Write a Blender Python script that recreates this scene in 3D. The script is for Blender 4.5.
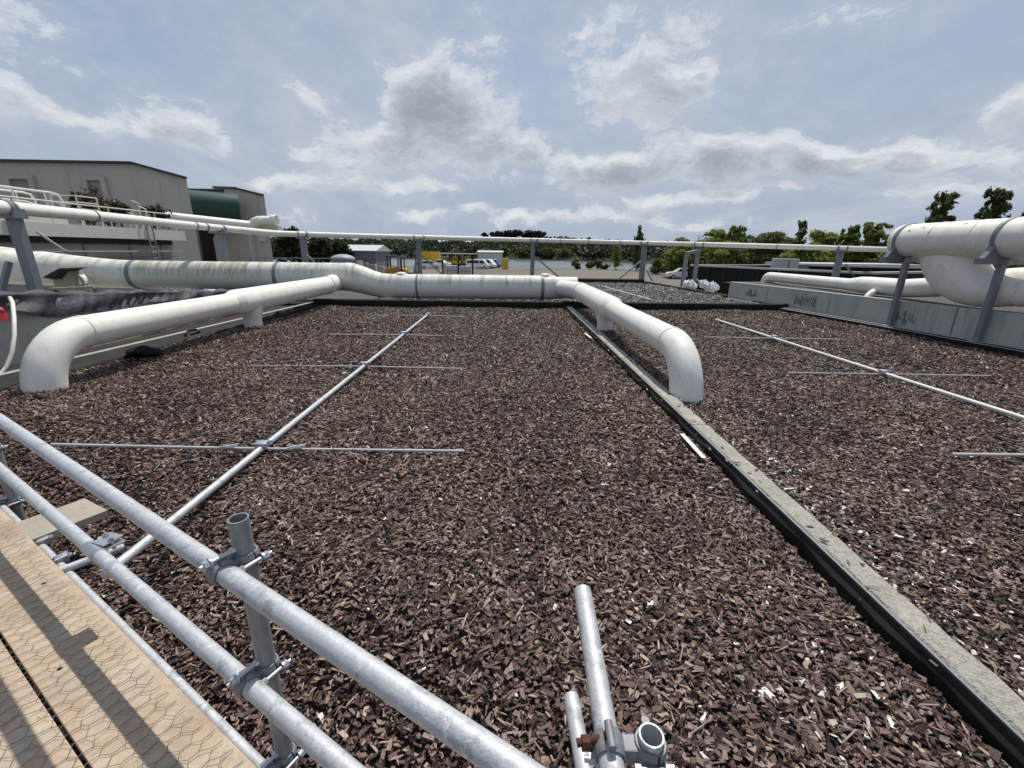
import bpy, bmesh, math, random
import numpy as np
from mathutils import Vector, Matrix

for o in list(bpy.data.objects): bpy.data.objects.remove(o)
S = bpy.context.scene; C = S.collection
R = math.radians
random.seed(7); rng = np.random.default_rng(11)

# ------------------------------------------------------------------ camera
CAM_H, FPX = 1.5, 435.0
PITCH, YAW, ROLL = math.atan(133/435.0), -0.0125, 0.012
cm = Matrix.Rotation(YAW, 3, 'Z') @ Matrix.Rotation(math.pi/2-PITCH, 3, 'X') @ Matrix.Rotation(ROLL, 3, 'Z')
cam_d = bpy.data.cameras.new('camera'); cam = bpy.data.objects.new('camera', cam_d); C.objects.link(cam)
cam.matrix_world = Matrix.Translation((0, 0, CAM_H)) @ cm.to_4x4()
cam_d.sensor_width = 36.0; cam_d.lens = FPX/1024*36.0; cam_d.clip_start = 0.02; cam_d.clip_end = 6000
S.camera = cam
S.render.resolution_x, S.render.resolution_y = 1024, 768

# ------------------------------------------------------------------ sun, view
SUN_EL, SUN_AZ = R(62), R(15)                     # azimuth clockwise from +Y
sd = bpy.data.lights.new('sun', 'SUN'); sd.energy = 3.4; sd.angle = R(0.7); sd.color = (1.0, 0.955, 0.89)
sun = bpy.data.objects.new('sun', sd); C.objects.link(sun)
sdir = Vector((math.sin(SUN_AZ)*math.cos(SUN_EL), math.cos(SUN_AZ)*math.cos(SUN_EL), math.sin(SUN_EL)))
sun.rotation_euler = sdir.to_track_quat('Z', 'Y').to_euler(); sun.location = (0, 0, 60)
S.view_settings.view_transform = 'Standard'; S.view_settings.look = 'None'
S.view_settings.exposure = 0.28; S.view_settings.gamma = 1.0; S.view_settings.use_curve_mapping = False

# pixel measured on the photograph -> world point at a chosen height / distance / side plane
def ray(x, y): return cm @ Vector(((x-512)/FPX, (384-y)/FPX, -1.0))
def atz(x, y, z=0.0):
    d = ray(x, y); return Vector((0, 0, CAM_H)) + d*((z-CAM_H)/d.z)
def aty(x, y, Y):
    d = ray(x, y); return Vector((0, 0, CAM_H)) + d*(Y/d.y)
def atx(x, y, X):
    d = ray(x, y); return Vector((0, 0, CAM_H)) + d*(X/d.x)

# ------------------------------------------------------------------ node expression helper
class NT:
    def __init__(s, tree): s.t = tree; s.n = tree.nodes; s.l = tree.links
    def new(s, kind, **kw):
        n = s.n.new(kind)
        for k, v in kw.items(): setattr(n, k, v)
        return n
    def put(s, sock, v):
        if isinstance(v, E): s.l.new(v.s, sock)
        elif isinstance(v, bpy.types.NodeSocket): s.l.new(v, sock)
        elif v is not None: sock.default_value = v
    def math(s, op, a, b=None, c=None, clamp=False):
        n = s.new('ShaderNodeMath', operation=op, use_clamp=clamp)
        s.put(n.inputs[0], a)
        if b is not None: s.put(n.inputs[1], b)
        if c is not None: s.put(n.inputs[2], c)
        return E(s, n.outputs[0])
    def noise(s, vec, scale, detail=4, rough=0.55, dist=0.0, out=0):
        n = s.new('ShaderNodeTexNoise'); s.put(n.inputs['Vector'], vec)
        n.inputs['Scale'].default_value = scale; n.inputs['Detail'].default_value = detail
        n.inputs['Roughness'].default_value = rough; n.inputs['Distortion'].default_value = dist
        return E(s, n.outputs[out])
    def comb(s, x, y, z):
        n = s.new('ShaderNodeCombineXYZ')
        for i, v in enumerate((x, y, z)): s.put(n.inputs[i], v)
        return E(s, n.outputs[0])
    def sep(s, v):
        n = s.new('ShaderNodeSeparateXYZ'); s.put(n.inputs[0], v); return [E(s, o) for o in n.outputs]
    def sstep(s, v, a, b, lo=0.0, hi=1.0):
        n = s.new('ShaderNodeMapRange', interpolation_type='SMOOTHSTEP')
        s.put(n.inputs[0], v); n.inputs[1].default_value = a; n.inputs[2].default_value = b
        n.inputs[3].default_value = lo; n.inputs[4].default_value = hi
        return E(s, n.outputs[0])
    def mix(s, f, a, b):
        n = s.new('ShaderNodeMix', data_type='RGBA')
        s.put(n.inputs[0], f); s.put(n.inputs[6], col(a)); s.put(n.inputs[7], col(b))
        return E(s, n.outputs[2])
    def ramp(s, f, stops):
        n = s.new('ShaderNodeValToRGB'); s.put(n.inputs[0], f); cr = n.color_ramp
        while len(cr.elements) < len(stops): cr.elements.new(0.5)
        for e, (p, c) in zip(cr.elements, stops): e.position = p; e.color = col(c)
        return E(s, n.outputs[0])
    def mapping(s, v, scale=(1, 1, 1), rot=(0, 0, 0)):
        n = s.new('ShaderNodeMapping'); s.put(n.inputs[0], v)
        n.inputs['Scale'].default_value = scale; n.inputs['Rotation'].default_value = rot
        return E(s, n.outputs[0])
def col(c):
    if isinstance(c, (tuple, list)) and len(c) == 3: return (*c, 1.0)
    return c
class E:
    def __init__(s, nt, sock): s.nt = nt; s.s = sock
    def __add__(s, o): return s.nt.math('ADD', s, o)
    __radd__ = __add__
    def __sub__(s, o): return s.nt.math('SUBTRACT', s, o)
    def __rsub__(s, o): return s.nt.math('SUBTRACT', o, s)
    def __mul__(s, o): return s.nt.math('MULTIPLY', s, o)
    __rmul__ = __mul__
    def __truediv__(s, o): return s.nt.math('DIVIDE', s, o)

# ------------------------------------------------------------------ sky: Nishita + thin veil + cumulus
W = bpy.data.worlds.new('World'); S.world = W; W.use_nodes = True
def build_world():
    wt = W.node_tree; wt.nodes.clear(); g = NT(wt)
    sky = g.new('ShaderNodeTexSky', sky_type='NISHITA'); sky.sun_disc = False
    sky.sun_elevation = SUN_EL; sky.sun_rotation = SUN_AZ
    sky.air_density = 1.0; sky.dust_density = 1.5; sky.ozone_density = 1.5; sky.altitude = 20
    d = g.new('ShaderNodeTexCoord').outputs['Generated']
    x, y, z = g.sep(d)
    az = g.math('ARCTAN2', x, y); el = g.math('ARCSINE', z)
    def blob_list():
        L = [(165,124,60,26,.95),(55,108,50,12,.6),(15,20,80,40,.5),(0,85,35,42,.6),(438,98,52,48,1.3),(395,145,70,30,.95),
             (330,156,44,13,.9),(310,94,30,18,.5),(372,187,75,11,.8),(480,140,55,40,.8),(285,181,32,8,.7),(470,209,15,7,.9),
             (525,152,22,15,.9),(492,42,22,30,.45),(640,90,70,58,.62),(690,62,50,50,.55),(605,45,55,45,.42),(610,168,75,20,1.2),
             (715,163,95,24,1.15),(830,157,80,21,1.1),(905,150,50,18,1.0),(965,160,70,18,.7),(690,200,70,9,.95),(800,188,50,7,.5),
             (600,216,70,8,.7),(515,218,30,7,.8),(430,215,40,6,.5),(585,28,12,9,.5),(835,14,70,16,.45),(1015,104,25,18,.6),(720,223,90,6,.55),
             (930,190,90,10,.5),(240,212,60,7,.4),(1180,120,120,40,.8),(-220,110,140,50,.8),(600,-160,220,60,.5),(120,-150,200,50,.4)]
        out = []
        for px, py, hw, hh, w in L:
            a = ray(px, py).normalized(); b = ray(px+hw, py).normalized(); c = ray(px, py-hh).normalized()
            A = math.atan2(a.x, a.y); B = math.asin(a.z)
            sa = abs(math.atan2(b.x, b.y)-A); se = abs(math.asin(c.z)-B)
            out.append((A, B, max(sa*.9, .01), max(se*.9, .01), w))
        return out
    blobs = blob_list()
    def density(elv):
        base = g.comb(az, elv*1.7, 0.0)
        warp = g.noise(base, 7.0, 4, .6, out=1); wx, wy, wz = g.sep(warp)
        a2 = az + (wx-0.5)*0.09; e2 = elv + (wy-0.5)*0.075
        tot = None
        for A, B, sa, se, w in blobs:
            u = (a2-A)/sa; v = (e2-B)/se
            m = g.math('MULTIPLY', g.math('EXPONENT', (u*u+v*v)*-0.9), w)
            tot = m if tot is None else g.math('MAXIMUM', tot, m) + g.math('MINIMUM', tot, m)*0.25
        f = g.noise(g.comb(a2, e2*1.9, 0.3), 12.0, 8, .66)
        return tot*(0.30+1.25*f) + (f-0.5)*1.3 - 0.37, f
    D, f1 = density(el)
    D2, f2 = density(el+0.022)
    bil = g.math('ABSOLUTE', g.noise(g.comb(az, el*1.8, 0.7), 34.0, 5, .6)-0.5)*0.55
    pos = lambda v: g.math('MAXIMUM', v, 0.0)
    alpha = 1.0 - g.math('EXPONENT', pos(D+0.13-bil*0.6)*-3.3)
    tau = pos(D*0.40 + D2*0.60 + (f2-0.5)*0.25 - bil*0.5 + 0.02)
    core = 1.0 - g.math('EXPONENT', tau*-2.7)
    lit = g.mix(core, (7.9, 8.1, 8.4), (2.6, 2.95, 3.55))
    # thin high veil, streaky
    zz = g.math('MAXIMUM', z, 0.0) + 0.16
    pv = g.comb(x/zz, y/zz, 0.0)
    vn = g.noise(g.mapping(pv, (1.0, .45, 1), (0, 0, R(35))), 1.1, 6, .62, .6)
    veil = g.math('MULTIPLY', g.sstep(vn, .34, .72), .55) + 0.42
    side = g.sstep(az, -1.0, .9, 0.0, .22)
    veil = g.math('ADD', veil, side, clamp=True)
    low = g.sstep(el, 0.0, .30, .65, 0.0)
    veil = g.math('ADD', veil, low, clamp=True)
    halo = g.math('MULTIPLY', g.sstep(D, -0.60, 0.15), .42)
    skyc = g.mix(veil, sky.outputs[0], (3.75, 4.4, 5.6))
    skyc = g.mix(g.math('ADD', halo, g.math('MULTIPLY', g.sstep(vn, .46, .72), g.sstep(az, -.9, .8, .25, .5)), clamp=True), skyc, (5.6, 6.0, 6.6))
    full = g.mix(g.math('MULTIPLY', alpha, .93), skyc, lit)
    bg = g.new('ShaderNodeBackground'); bg.inputs['Strength'].default_value = 0.086
    g.put(bg.inputs['Color'], full)
    out = g.new('ShaderNodeOutputWorld'); g.l.new(bg.outputs[0], out.inputs[0])
build_world()

# ------------------------------------------------------------------ materials
MATS = {}
def mat(name, base, rough=0.6, metal=0.0, var=0.15, scale=3.0, bump=0.0, bscale=30.0, extra=None, tone=None, spec=None, coat=0):
    """procedural: base colour broken by two noises, optional bump; tone = (dark, mid, light, pale) driven by a per-face attribute"""
    if name in MATS: return MATS[name]
    m = bpy.data.materials.new(name); m.use_nodes = True; nt = m.node_tree; nt.nodes.clear(); g = NT(nt)
    b = g.new('ShaderNodeBsdfPrincipled'); out = g.new('ShaderNodeOutputMaterial'); g.l.new(b.outputs[0], out.inputs[0])
    tc = g.new('ShaderNodeTexCoord').outputs['Object']
    n1 = g.noise(tc, scale, 5, .6); n2 = g.noise(tc, scale*9, 3, .6)
    v = g.math('ADD', (n1-0.5)*1.3, (n2-0.5)*0.8)
    k = g.math('ADD', v*(2*var), 1.0)
    if tone:
        at = g.new('ShaderNodeAttribute', attribute_name='tone')
        c = g.ramp(E(g, at.outputs['Fac']), tone)
    else:
        rgb = g.new('ShaderNodeRGB'); rgb.outputs[0].default_value = col(base); c = E(g, rgb.outputs[0])
    hs = g.new('ShaderNodeHueSaturation'); g.put(hs.inputs['Color'], c); g.put(hs.inputs['Value'], k)
    c = E(g, hs.outputs[0])
    if extra: c = extra(g, tc, c, b)
    g.put(b.inputs['Base Color'], c)
    if not isinstance(rough, (int, float)): rough(g, tc, b)
    else: g.put(b.inputs['Roughness'], g.math('ADD', (n2-0.5)*0.25, rough, clamp=True))
    b.inputs['Metallic'].default_value = metal
    if spec is not None: b.inputs['Specular IOR Level'].default_value = spec
    if coat: b.inputs['Coat Weight'].default_value = coat
    if bump:
        bn = g.new('ShaderNodeBump'); bn.inputs['Strength'].default_value = bump; bn.inputs['Distance'].default_value = 0.02
        g.put(bn.inputs['Height'], g.noise(tc, bscale, 4, .6)); g.l.new(bn.outputs[0], b.inputs['Normal'])
    MATS[name] = m; return m

def galv_extra(g, tc, c, b):
    v = g.new('ShaderNodeTexVoronoi'); g.put(v.inputs['Vector'], tc); v.inputs['Scale'].default_value = 90
    sp = g.sep(v.outputs['Color'])[0]
    c = g.mix(g.math('MULTIPLY', sp, .35), c, (.60, .61, .63))
    n = g.noise(g.mapping(tc, (1, 1, 1)), 18, 7, .75)
    c = g.mix(g.sstep(n, .50, .66, 0, .8), c, (.27, .28, .285))
    n3 = g.noise(tc, 26, 7, .8)
    return g.mix(g.sstep(n3, .56, .64, 0, .8), c, (.74, .75, .76))
def stain_extra(g, tc, c, b):
    geo = g.new('ShaderNodeNewGeometry'); x, y, z = g.sep(tc); nx, ny, nz = g.sep(geo.outputs['Normal'])
    st = g.noise(g.comb(x*2.6, 0.0, z*0.35), 2.2, 6, .7)
    fine = g.noise(tc, 22, 5, .7)
    up = g.sstep(nz, -.25, .75)
    # rain-washed algae runs down from the crown of the duct
    a = g.math('MULTIPLY', g.sstep(st, .47, .66), up)
    gx = g.noise(g.comb(x*.35, 0, 0), 1.0, 2, .5)
    c = g.mix(g.math('MULTIPLY', a, g.sstep(gx, .36, .58, .3, .95)), c, (.23, .22, .12))
    c = g.mix(g.sstep(fine, .5, .7, 0, .5), c, (.42, .42, .36)); zone = g.math('MULTIPLY', g.sstep(x, -7.2, -5.9), g.sstep(x, -3.8, -2.6, 1.0, 0.0)); al = g.noise(g.comb(x*7.0, 0.0, z*.8), 1.6, 6, .75); c = g.mix(g.math('MULTIPLY', g.math('MULTIPLY', zone, g.sstep(al, .40, .62)), g.math('MULTIPLY', g.sstep(nz, -.35, .35), .75)), c, (.20, .19, .075)); dn = g.noise(tc, 2.2, 6, .7); c = g.mix(g.math('MULTIPLY', g.sstep(dn, .45, .65, 0, .6), up), c, (.40, .40, .34))
    return c
def scuff_extra(g, tc, c, b):
    n = g.noise(tc, 9, 6, .72); c = g.mix(g.sstep(n, .56, .70, 0, .5), c, (.50, .49, .44)); n4 = g.noise(g.mapping(tc, (1.5, 1.5, .5)), 3.2, 6, .65); c = g.mix(g.sstep(n4, .48, .66, 0, .5), c, (.60, .585, .53))
    n2 = g.noise(g.mapping(tc, (1, 1, .2)), 30, 3, .7); c = g.mix(g.sstep(n2, .62, .78, 0, .3), c, (.40, .39, .35))
    return c
def concrete_extra(g, tc, c, b):
    x, y, z = g.sep(tc)
    n = g.noise(g.comb(x*3, y*3, z*.5), 2.0, 6, .7)
    c = g.mix(g.sstep(n, .5, .72, 0, .6), c, (.24, .245, .215))
    n2 = g.noise(tc, 45, 4, .7); c = g.mix(g.sstep(n2, .55, .75, 0, .5), c, (.5, .49, .45))
    return c
def kerb_extra(g, tc, c, b):
    n2 = g.noise(tc, 70, 5, .75); c = g.mix(g.sstep(n2, .45, .62, 0, .65), c, (.19, .175, .145))
    n = g.noise(tc, 6, 5, .7); c = g.mix(g.sstep(n, .5, .68, 0, .65), c, (.55, .53, .46))
    return c
def ply_extra(g, tc, c, b):
    n = g.noise(g.mapping(tc, (1, 9, 1)), 4, 6, .65, 1.2); c = g.mix(g.sstep(n, .42, .68, 0, .55), c, (.33, .225, .14))
    n2 = g.noise(tc, 5, 6, .7); c = g.mix(g.sstep(n2, .48, .62, 0, .75), c, (.50, .42, .32)); n4 = g.noise(tc, 11, 7, .75); c = g.mix(g.sstep(n4, .55, .68, 0, .55), c, (.24, .17, .11))
    n3 = g.noise(tc, 38, 3, .8); c = g.mix(g.sstep(n3, .64, .74, 0, .8), c, (.07, .05, .035)); n5 = g.noise(tc, 2.3, 7, .7); c = g.mix(g.sstep(n5, .5, .66, 0, .45), c, (.22, .165, .115)); return c
def bark_tone():
    return [(0.0, (.018, .0095, .0075)), (.25, (.064, .034, .027)), (.55, (.155, .098, .080)), (.78, (.275, .20, .163)), (.93, (.34, .255, .19)), (.985, (.44, .37, .29)), (1.0, (.72, .70, .66))]

M_white = mat('white_paint', (.78, .76, .69), .55, var=.05, scale=4, bump=.06, bscale=60, extra=scuff_extra)
M_duct = mat('weathered_white_paint', (.74, .72, .65), .58, var=.06, scale=3, bump=.08, bscale=40, extra=stain_extra)
M_galv = mat('galvanised_steel', (.46, .475, .49), .58, metal=.35, var=.12, scale=12, bump=.12, bscale=140, extra=galv_extra)
M_galv_dull = mat('dull_galvanised_steel', (.21, .22, .235), .6, metal=.35, var=.2, scale=7, bump=.1, bscale=80)
M_rust = mat('rusty_steel', (.10, .045, .025), .9, metal=.3, var=.5, scale=60)
M_zinc = mat('zinc_plated_steel', (.50, .52, .55), .38, metal=.8, var=.2, scale=60)
M_pvc = mat('grey_plastic_tube', (.50, .51, .50), .5, var=.12, scale=6)
M_conc = mat('concrete', (.42, .425, .385), .85, var=.15, scale=2, bump=.25, bscale=60, extra=concrete_extra)
M_kerb = mat('aged_concrete', (.43, .41, .35), .95, var=.18, scale=4, bump=.8, bscale=120, extra=kerb_extra)
M_liner = mat('black_liner', (.009, .009, .009), .65, var=.4, scale=8, bump=.3, bscale=14, spec=.2)
M_ply = mat('weathered_plywood', (.45, .345, .245), .8, var=.18, scale=5, bump=.15, bscale=60, extra=ply_extra)
M_board = mat('weathered_board', (.34, .31, .25), .85, var=.2, scale=9, bump=.3, bscale=50)
M_wire = mat('dull_wire', (.16, .14, .115), .6, metal=.4, var=.3, scale=30)
M_tarp = mat('grey_tarpaulin', (.062, .066, .074), .62, var=.22, scale=5, bump=.7, bscale=16, spec=.3)
def render_extra(g, tc, c, b):
    x, y, z = g.sep(tc); n = g.noise(g.comb(x*.5, y*.5, z*.06), 2.2, 6, .7); c = g.mix(g.sstep(n, .5, .7, 0, .35), c, (.24, .225, .205))
    n2 = g.noise(tc, 1.3, 5, .7); return g.mix(g.sstep(n2, .5, .7, 0, .25), c, (.5, .48, .45))
M_render = mat('grey_render_wall', (.47, .44, .395), .9, var=.1, scale=.3, bump=.15, bscale=6, extra=render_extra)
M_trim = mat('dark_roof_trim', (.03, .035, .04), .6, var=.2, scale=2)
M_green = mat('green_cladding', (.006, .040, .030), .5, var=.15, scale=1)
M_dark = mat('black_and_shade', (.02, .02, .022), .9, var=.3, scale=1)  # near-black parts, and painted shade in the tank gap and annex doorway
M_offwhite = mat('offwhite_steel', (.55, .54, .50), .6, var=.12, scale=2)
M_tan = mat('tan_board', (.30, .27, .19), .8, var=.15, scale=6)
M_glass = mat('dark_glass', (.02, .025, .03), .12, var=.1, scale=2)
M_tyre = mat('tyre_rubber', (.02, .02, .02), .85, var=.2, scale=6)
M_carwhite = mat('white_car_paint', (.78, .78, .78), .3, var=.03, scale=2, coat=.5)
M_carblue = mat('blue_car_paint', (.04, .06, .20), .3, var=.05, scale=2, coat=.5)
M_yellow = mat('yellow_paint', (.62, .42, .02), .5, var=.12, scale=2)
M_amber = mat('amber_paint', (.50, .25, .02), .5, var=.2, scale=2)
M_red = mat('red_plastic', (.42, .02, .03), .5, var=.15, scale=6)
M_lamp = mat('lamp_glass', (.6, .6, .58), .15, var=.05, scale=5)
M_bag = mat('white_sack', (.68, .68, .68), .7, var=.1, scale=4, bump=.4, bscale=8)
M_trunk = mat('bark_trunk', (.075, .058, .045), .9, var=.3, scale=6, bump=.5, bscale=20)
M_far_roof = mat('pale_roof_sheet', (.50, .51, .52), .5, var=.08, scale=.5)
def leafmat(name, a, b, c):
    m = mat(name, a, .6, var=.25, scale=.6, tone=[(0, a), (.5, b), (1, c)]); nt = m.node_tree; g = NT(nt)
    bs = [n for n in nt.nodes if n.type == 'BSDF_PRINCIPLED'][0]; out = [n for n in nt.nodes if n.type == 'OUTPUT_MATERIAL'][0]
    tr = g.new('ShaderNodeBsdfTranslucent'); g.l.new(bs.inputs['Base Color'].links[0].from_socket, tr.inputs[0])
    mx = g.new('ShaderNodeMixShader'); mx.inputs[0].default_value = .5
    g.l.new(bs.outputs[0], mx.inputs[1]); g.l.new(tr.outputs[0], mx.inputs[2]); g.l.new(mx.outputs[0], out.inputs[0]); return m
M_leaf_bright = leafmat('bright_willow_leaves', (.12, .165, .03), (.20, .25, .05), (.31, .34, .10))
M_leaf_mid = leafmat('mid_green_leaves', (.06, .085, .025), (.10, .13, .036), (.16, .185, .06))
M_leaf_dark = leafmat('dark_evergreen_leaves', (.016, .027, .013), (.028, .042, .02), (.048, .064, .032))
M_leaf_pine = leafmat('pine_needles', (.010, .020, .011), (.018, .032, .016), (.032, .048, .022))
M_leaf_brown = leafmat('bronze_shrub_leaves', (.035, .028, .010), (.07, .05, .02), (.12, .085, .035))
M_chip = mat('bark_chips', (.05, .035, .03), .52, var=.25, scale=40, bump=.3, bscale=160, tone=bark_tone(), spec=.34)
def bed_extra(g, tc, c, b):
    v = g.new('ShaderNodeTexVoronoi'); g.put(v.inputs['Vector'], tc); v.inputs['Scale'].default_value = 42
    return g.mix(g.sep(v.outputs['Color'])[0], (.012, .008, .007), (.05, .036, .031))
M_bed = mat('bark_mulch', (.03, .02, .017), .9, var=.3, scale=20, bump=1.0, bscale=60, extra=bed_extra)
def grav_extra(g, tc, c, b):
    v = g.new('ShaderNodeTexVoronoi'); g.put(v.inputs['Vector'], tc); v.inputs['Scale'].default_value = 16
    c = g.mix(g.sep(v.outputs['Color'])[0], c, (.17, .15, .13))
    n = g.noise(tc, .08, 5, .6); c = g.mix(g.sstep(n, .48, .62, 0, .6), c, (.07, .078, .035))
    return c
M_yard = mat('gravel_yard', (.14, .125, .092), .95, var=.15, scale=.4, bump=.4, bscale=8, extra=grav_extra)
M_hill = mat('hill_soil', (.012, .02, .010), .95, var=.3, scale=.05)
def water_mat():
    m = bpy.data.materials.new('lake_water'); m.use_nodes = True; nt = m.node_tree; nt.nodes.clear(); g = NT(nt)
    b = g.new('ShaderNodeBsdfPrincipled'); out = g.new('ShaderNodeOutputMaterial'); g.l.new(b.outputs[0], out.inputs[0])
    tc = g.new('ShaderNodeTexCoord').outputs['Object']
    b.inputs['Base Color'].default_value = (.12, .14, .15, 1); b.inputs['Roughness'].default_value = .22
    bn = g.new('ShaderNodeBump'); bn.inputs['Strength'].default_value = .5; bn.inputs['Distance'].default_value = .2
    g.put(bn.inputs['Height'], g.noise(tc, 1.2, 4, .6)); g.l.new(bn.outputs[0], b.inputs['Normal'])
    return m
M_water = water_mat()

# ------------------------------------------------------------------ mesh helpers
class MB:
    def __init__(s): s.v = []; s.f = []; s.mi = []; s.tone = []; s.sm = []
    def add(s, vs, fs, mi=0, smooth=False):
        o = len(s.v); s.v += [tuple(v) for v in vs]
        for f in fs: s.f.append(tuple(i+o for i in f)); s.mi.append(mi); s.sm.append(smooth)
        return s
    def box(s, c, d, rz=0.0, mi=0, rot=None, bev=0.0):
        hx, hy, hz = d[0]/2, d[1]/2, d[2]/2
        m = rot if rot is not None else Matrix.Rotation(rz, 3, 'Z'); c = Vector(c)
        if bev <= 0:
            P = [Vector((sx*hx, sy*hy, sz*hz)) for sz in (-1, 1) for sy in (-1, 1) for sx in (-1, 1)]
            F = [(0, 2, 3, 1), (4, 5, 7, 6), (0, 1, 5, 4), (2, 6, 7, 3), (0, 4, 6, 2), (1, 3, 7, 5)]
            return s.add([c+m @ p for p in P], F, mi)
        bm = bmesh.new(); bmesh.ops.create_cube(bm, size=1.0)
        for v in bm.verts: v.co = Vector((v.co.x*d[0], v.co.y*d[1], v.co.z*d[2]))
        bmesh.ops.bevel(bm, geom=bm.edges[:], offset=bev, segments=2, affect='EDGES', profile=.6)
        bm.verts.index_update()
        s.add([c+m @ v.co for v in bm.verts], [[v.index for v in f.verts] for f in bm.faces], mi); bm.free(); return s
    def tube(s, pts, r, n=16, mi=0, caps=True, smooth=True, hollow=0.0):
        pts = [Vector(p) for p in pts]; k = len(pts)
        rs = r if isinstance(r, (list, tuple)) else [r]*k
        T = []
        for i in range(k):
            a = pts[max(i-1, 0)]; b = pts[min(i+1, k-1)]
            T.append((b-a).normalized())
        up = Vector((0, 0, 1)) if abs(T[0].z) < .9 else Vector((0, 1, 0))
        nrm = T[0].cross(up).normalized(); vs = []
        for i in range(k):
            nrm = (nrm - T[i]*nrm.dot(T[i])).normalized(); bn = T[i].cross(nrm)
            for j in range(n):
                a = 2*math.pi*j/n; vs.append(pts[i] + (nrm*math.cos(a)+bn*math.sin(a))*rs[i])
        fs = [(i*n+j, i*n+(j+1) % n, (i+1)*n+(j+1) % n, (i+1)*n+j) for i in range(k-1) for j in range(n)]
        s.add(vs, fs, mi, smooth)
        if hollow:                                  # open tube end at the last point: rim and inner wall
            i = k-1; ri = rs[i]-hollow; ring = vs[i*n:(i+1)*n]; c = pts[i]
            inn = [c+(v-c)*(ri/rs[i]) for v in ring]; deep = [v-T[i]*0.25 for v in inn]
            s.add(ring+inn+deep, [(j, (j+1) % n, n+(j+1) % n, n+j) for j in range(n)], mi, False)
            s.add(inn+deep, [(j, (j+1) % n, n+(j+1) % n, n+j) for j in range(n)], mi, True)
            s.add([v for v in deep], [tuple(range(n))], mi); s.add(vs[:n], [tuple(range(n))[::-1]], mi)
        elif caps:
            s.add(vs[:n], [tuple(range(n))[::-1]], mi); s.add(vs[-n:], [tuple(range(n))], mi)
        return s
    def bar(s, a, b, w, h=None, mi=0, up=(0, 0, 1)):
        a, b = Vector(a), Vector(b); t = (b-a); L = t.length; t.normalize()
        u = Vector(up)
        if abs(t.dot(u)) > .95: u = Vector((0, 1, 0))
        x = t.cross(u).normalized(); y = x.cross(t)
        m = Matrix((x, t, y)).transposed()
        return s.box((a+b)/2, (w, L, h or w), rot=m, mi=mi)
    def prism(s, outline, a, b, mi=0, mi_side=None):
        """outline: points in the plane given by callable; a, b offsets (Vector)"""
        n = len(outline); P = [Vector(p)+Vector(a) for p in outline]+[Vector(p)+Vector(b) for p in outline]
        s.add(P, [tuple(range(n))[::-1], tuple(range(n, 2*n))], mi)
        s.add(P, [(i, (i+1) % n, n+(i+1) % n, n+i) for i in range(n)], mi if mi_side is None else mi_side)
        return s
    def sphere(s, c, r, n=12, k=8, mi=0, sc=(1, 1, 1), half=False):
        c = Vector(c); vs = []; k0 = k
        for i in range(k+1):
            t = (math.pi/2 if half else math.pi)*i/k
            for j in range(n):
                a = 2*math.pi*j/n
                vs.append(c+Vector((r*sc[0]*math.sin(t)*math.cos(a), r*sc[1]*math.sin(t)*math.sin(a), r*sc[2]*math.cos(t))))
        return s.add(vs, [(i*n+j, (i+1)*n+j, (i+1)*n+(j+1) % n, i*n+(j+1) % n) for i in range(k) for j in range(n)], mi, True)
    def build(s, name, mats, parent=None, origin=None, fixn=True):
        if origin is None: origin = parent_loc(parent) if parent else Vector((0, 0, 0))
        me = bpy.data.meshes.new(name)
        me.from_pydata([(v[0]-origin[0], v[1]-origin[1], v[2]-origin[2]) for v in s.v], [], s.f)
        for m in (mats if isinstance(mats, (list, tuple)) else [mats]): me.materials.append(m)
        me.polygons.foreach_set('material_index', s.mi); me.polygons.foreach_set('use_smooth', s.sm)
        if fixn:
            bm = bmesh.new(); bm.from_mesh(me); bmesh.ops.remove_doubles(bm, verts=bm.verts, dist=1e-5)
            bmesh.ops.recalc_face_normals(bm, faces=bm.faces); bm.to_mesh(me); bm.free()
            for p in me.polygons: pass
            if any(s.sm):
                try: me.set_sharp_from_angle(angle=R(40))
                except Exception: pass
        me.update()
        o = bpy.data.objects.new(name, me); C.objects.link(o)
        if parent: o.parent = parent; o.location = Vector(origin)-parent_loc(parent)
        else: o.location = origin
        return o
LOC = {}
def parent_loc(p):
    l = Vector((0, 0, 0))
    while p is not None: l = l + p.location; p = p.parent
    return l
def tag(o, label, cat, group=None, kind=None):
    if label: o['label'] = label
    if cat: o['category'] = cat
    if group: o['group'] = group
    if kind: o['kind'] = kind
    return o
def thing(name, label, cat, loc=(0, 0, 0), group=None):
    o = bpy.data.objects.new(name, None); C.objects.link(o); o.location = loc; o.empty_display_size = .2
    return tag(o, label, cat, group)
def copy_tree(o, parent=None):
    c = o.copy(); C.objects.link(c); c.parent = parent
    for ch in list(o.children): copy_tree(ch, c)
    return c
def struct(o): o['kind'] = 'structure'; return o
def arc(c, a, b, r, n=10, t0=0, t1=math.pi/2):
    """points c + r*(a cos + b sin)"""
    return [Vector(c)+(Vector(a)*math.cos(t0+(t1-t0)*i/n)+Vector(b)*math.sin(t0+(t1-t0)*i/n))*r for i in range(n+1)]
def lerp(a, b, t): return Vector(a)+(Vector(b)-Vector(a))*t
E_ = Vector((-.856, .516, 0)); N_ = Vector((.516, .856, 0))      # along / across the scaffold
def sc(s, n, z): return E_*s+N_*n+Vector((0, 0, z))
YZ = -2.4                                                        # level of the yard round the raised beds
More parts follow.
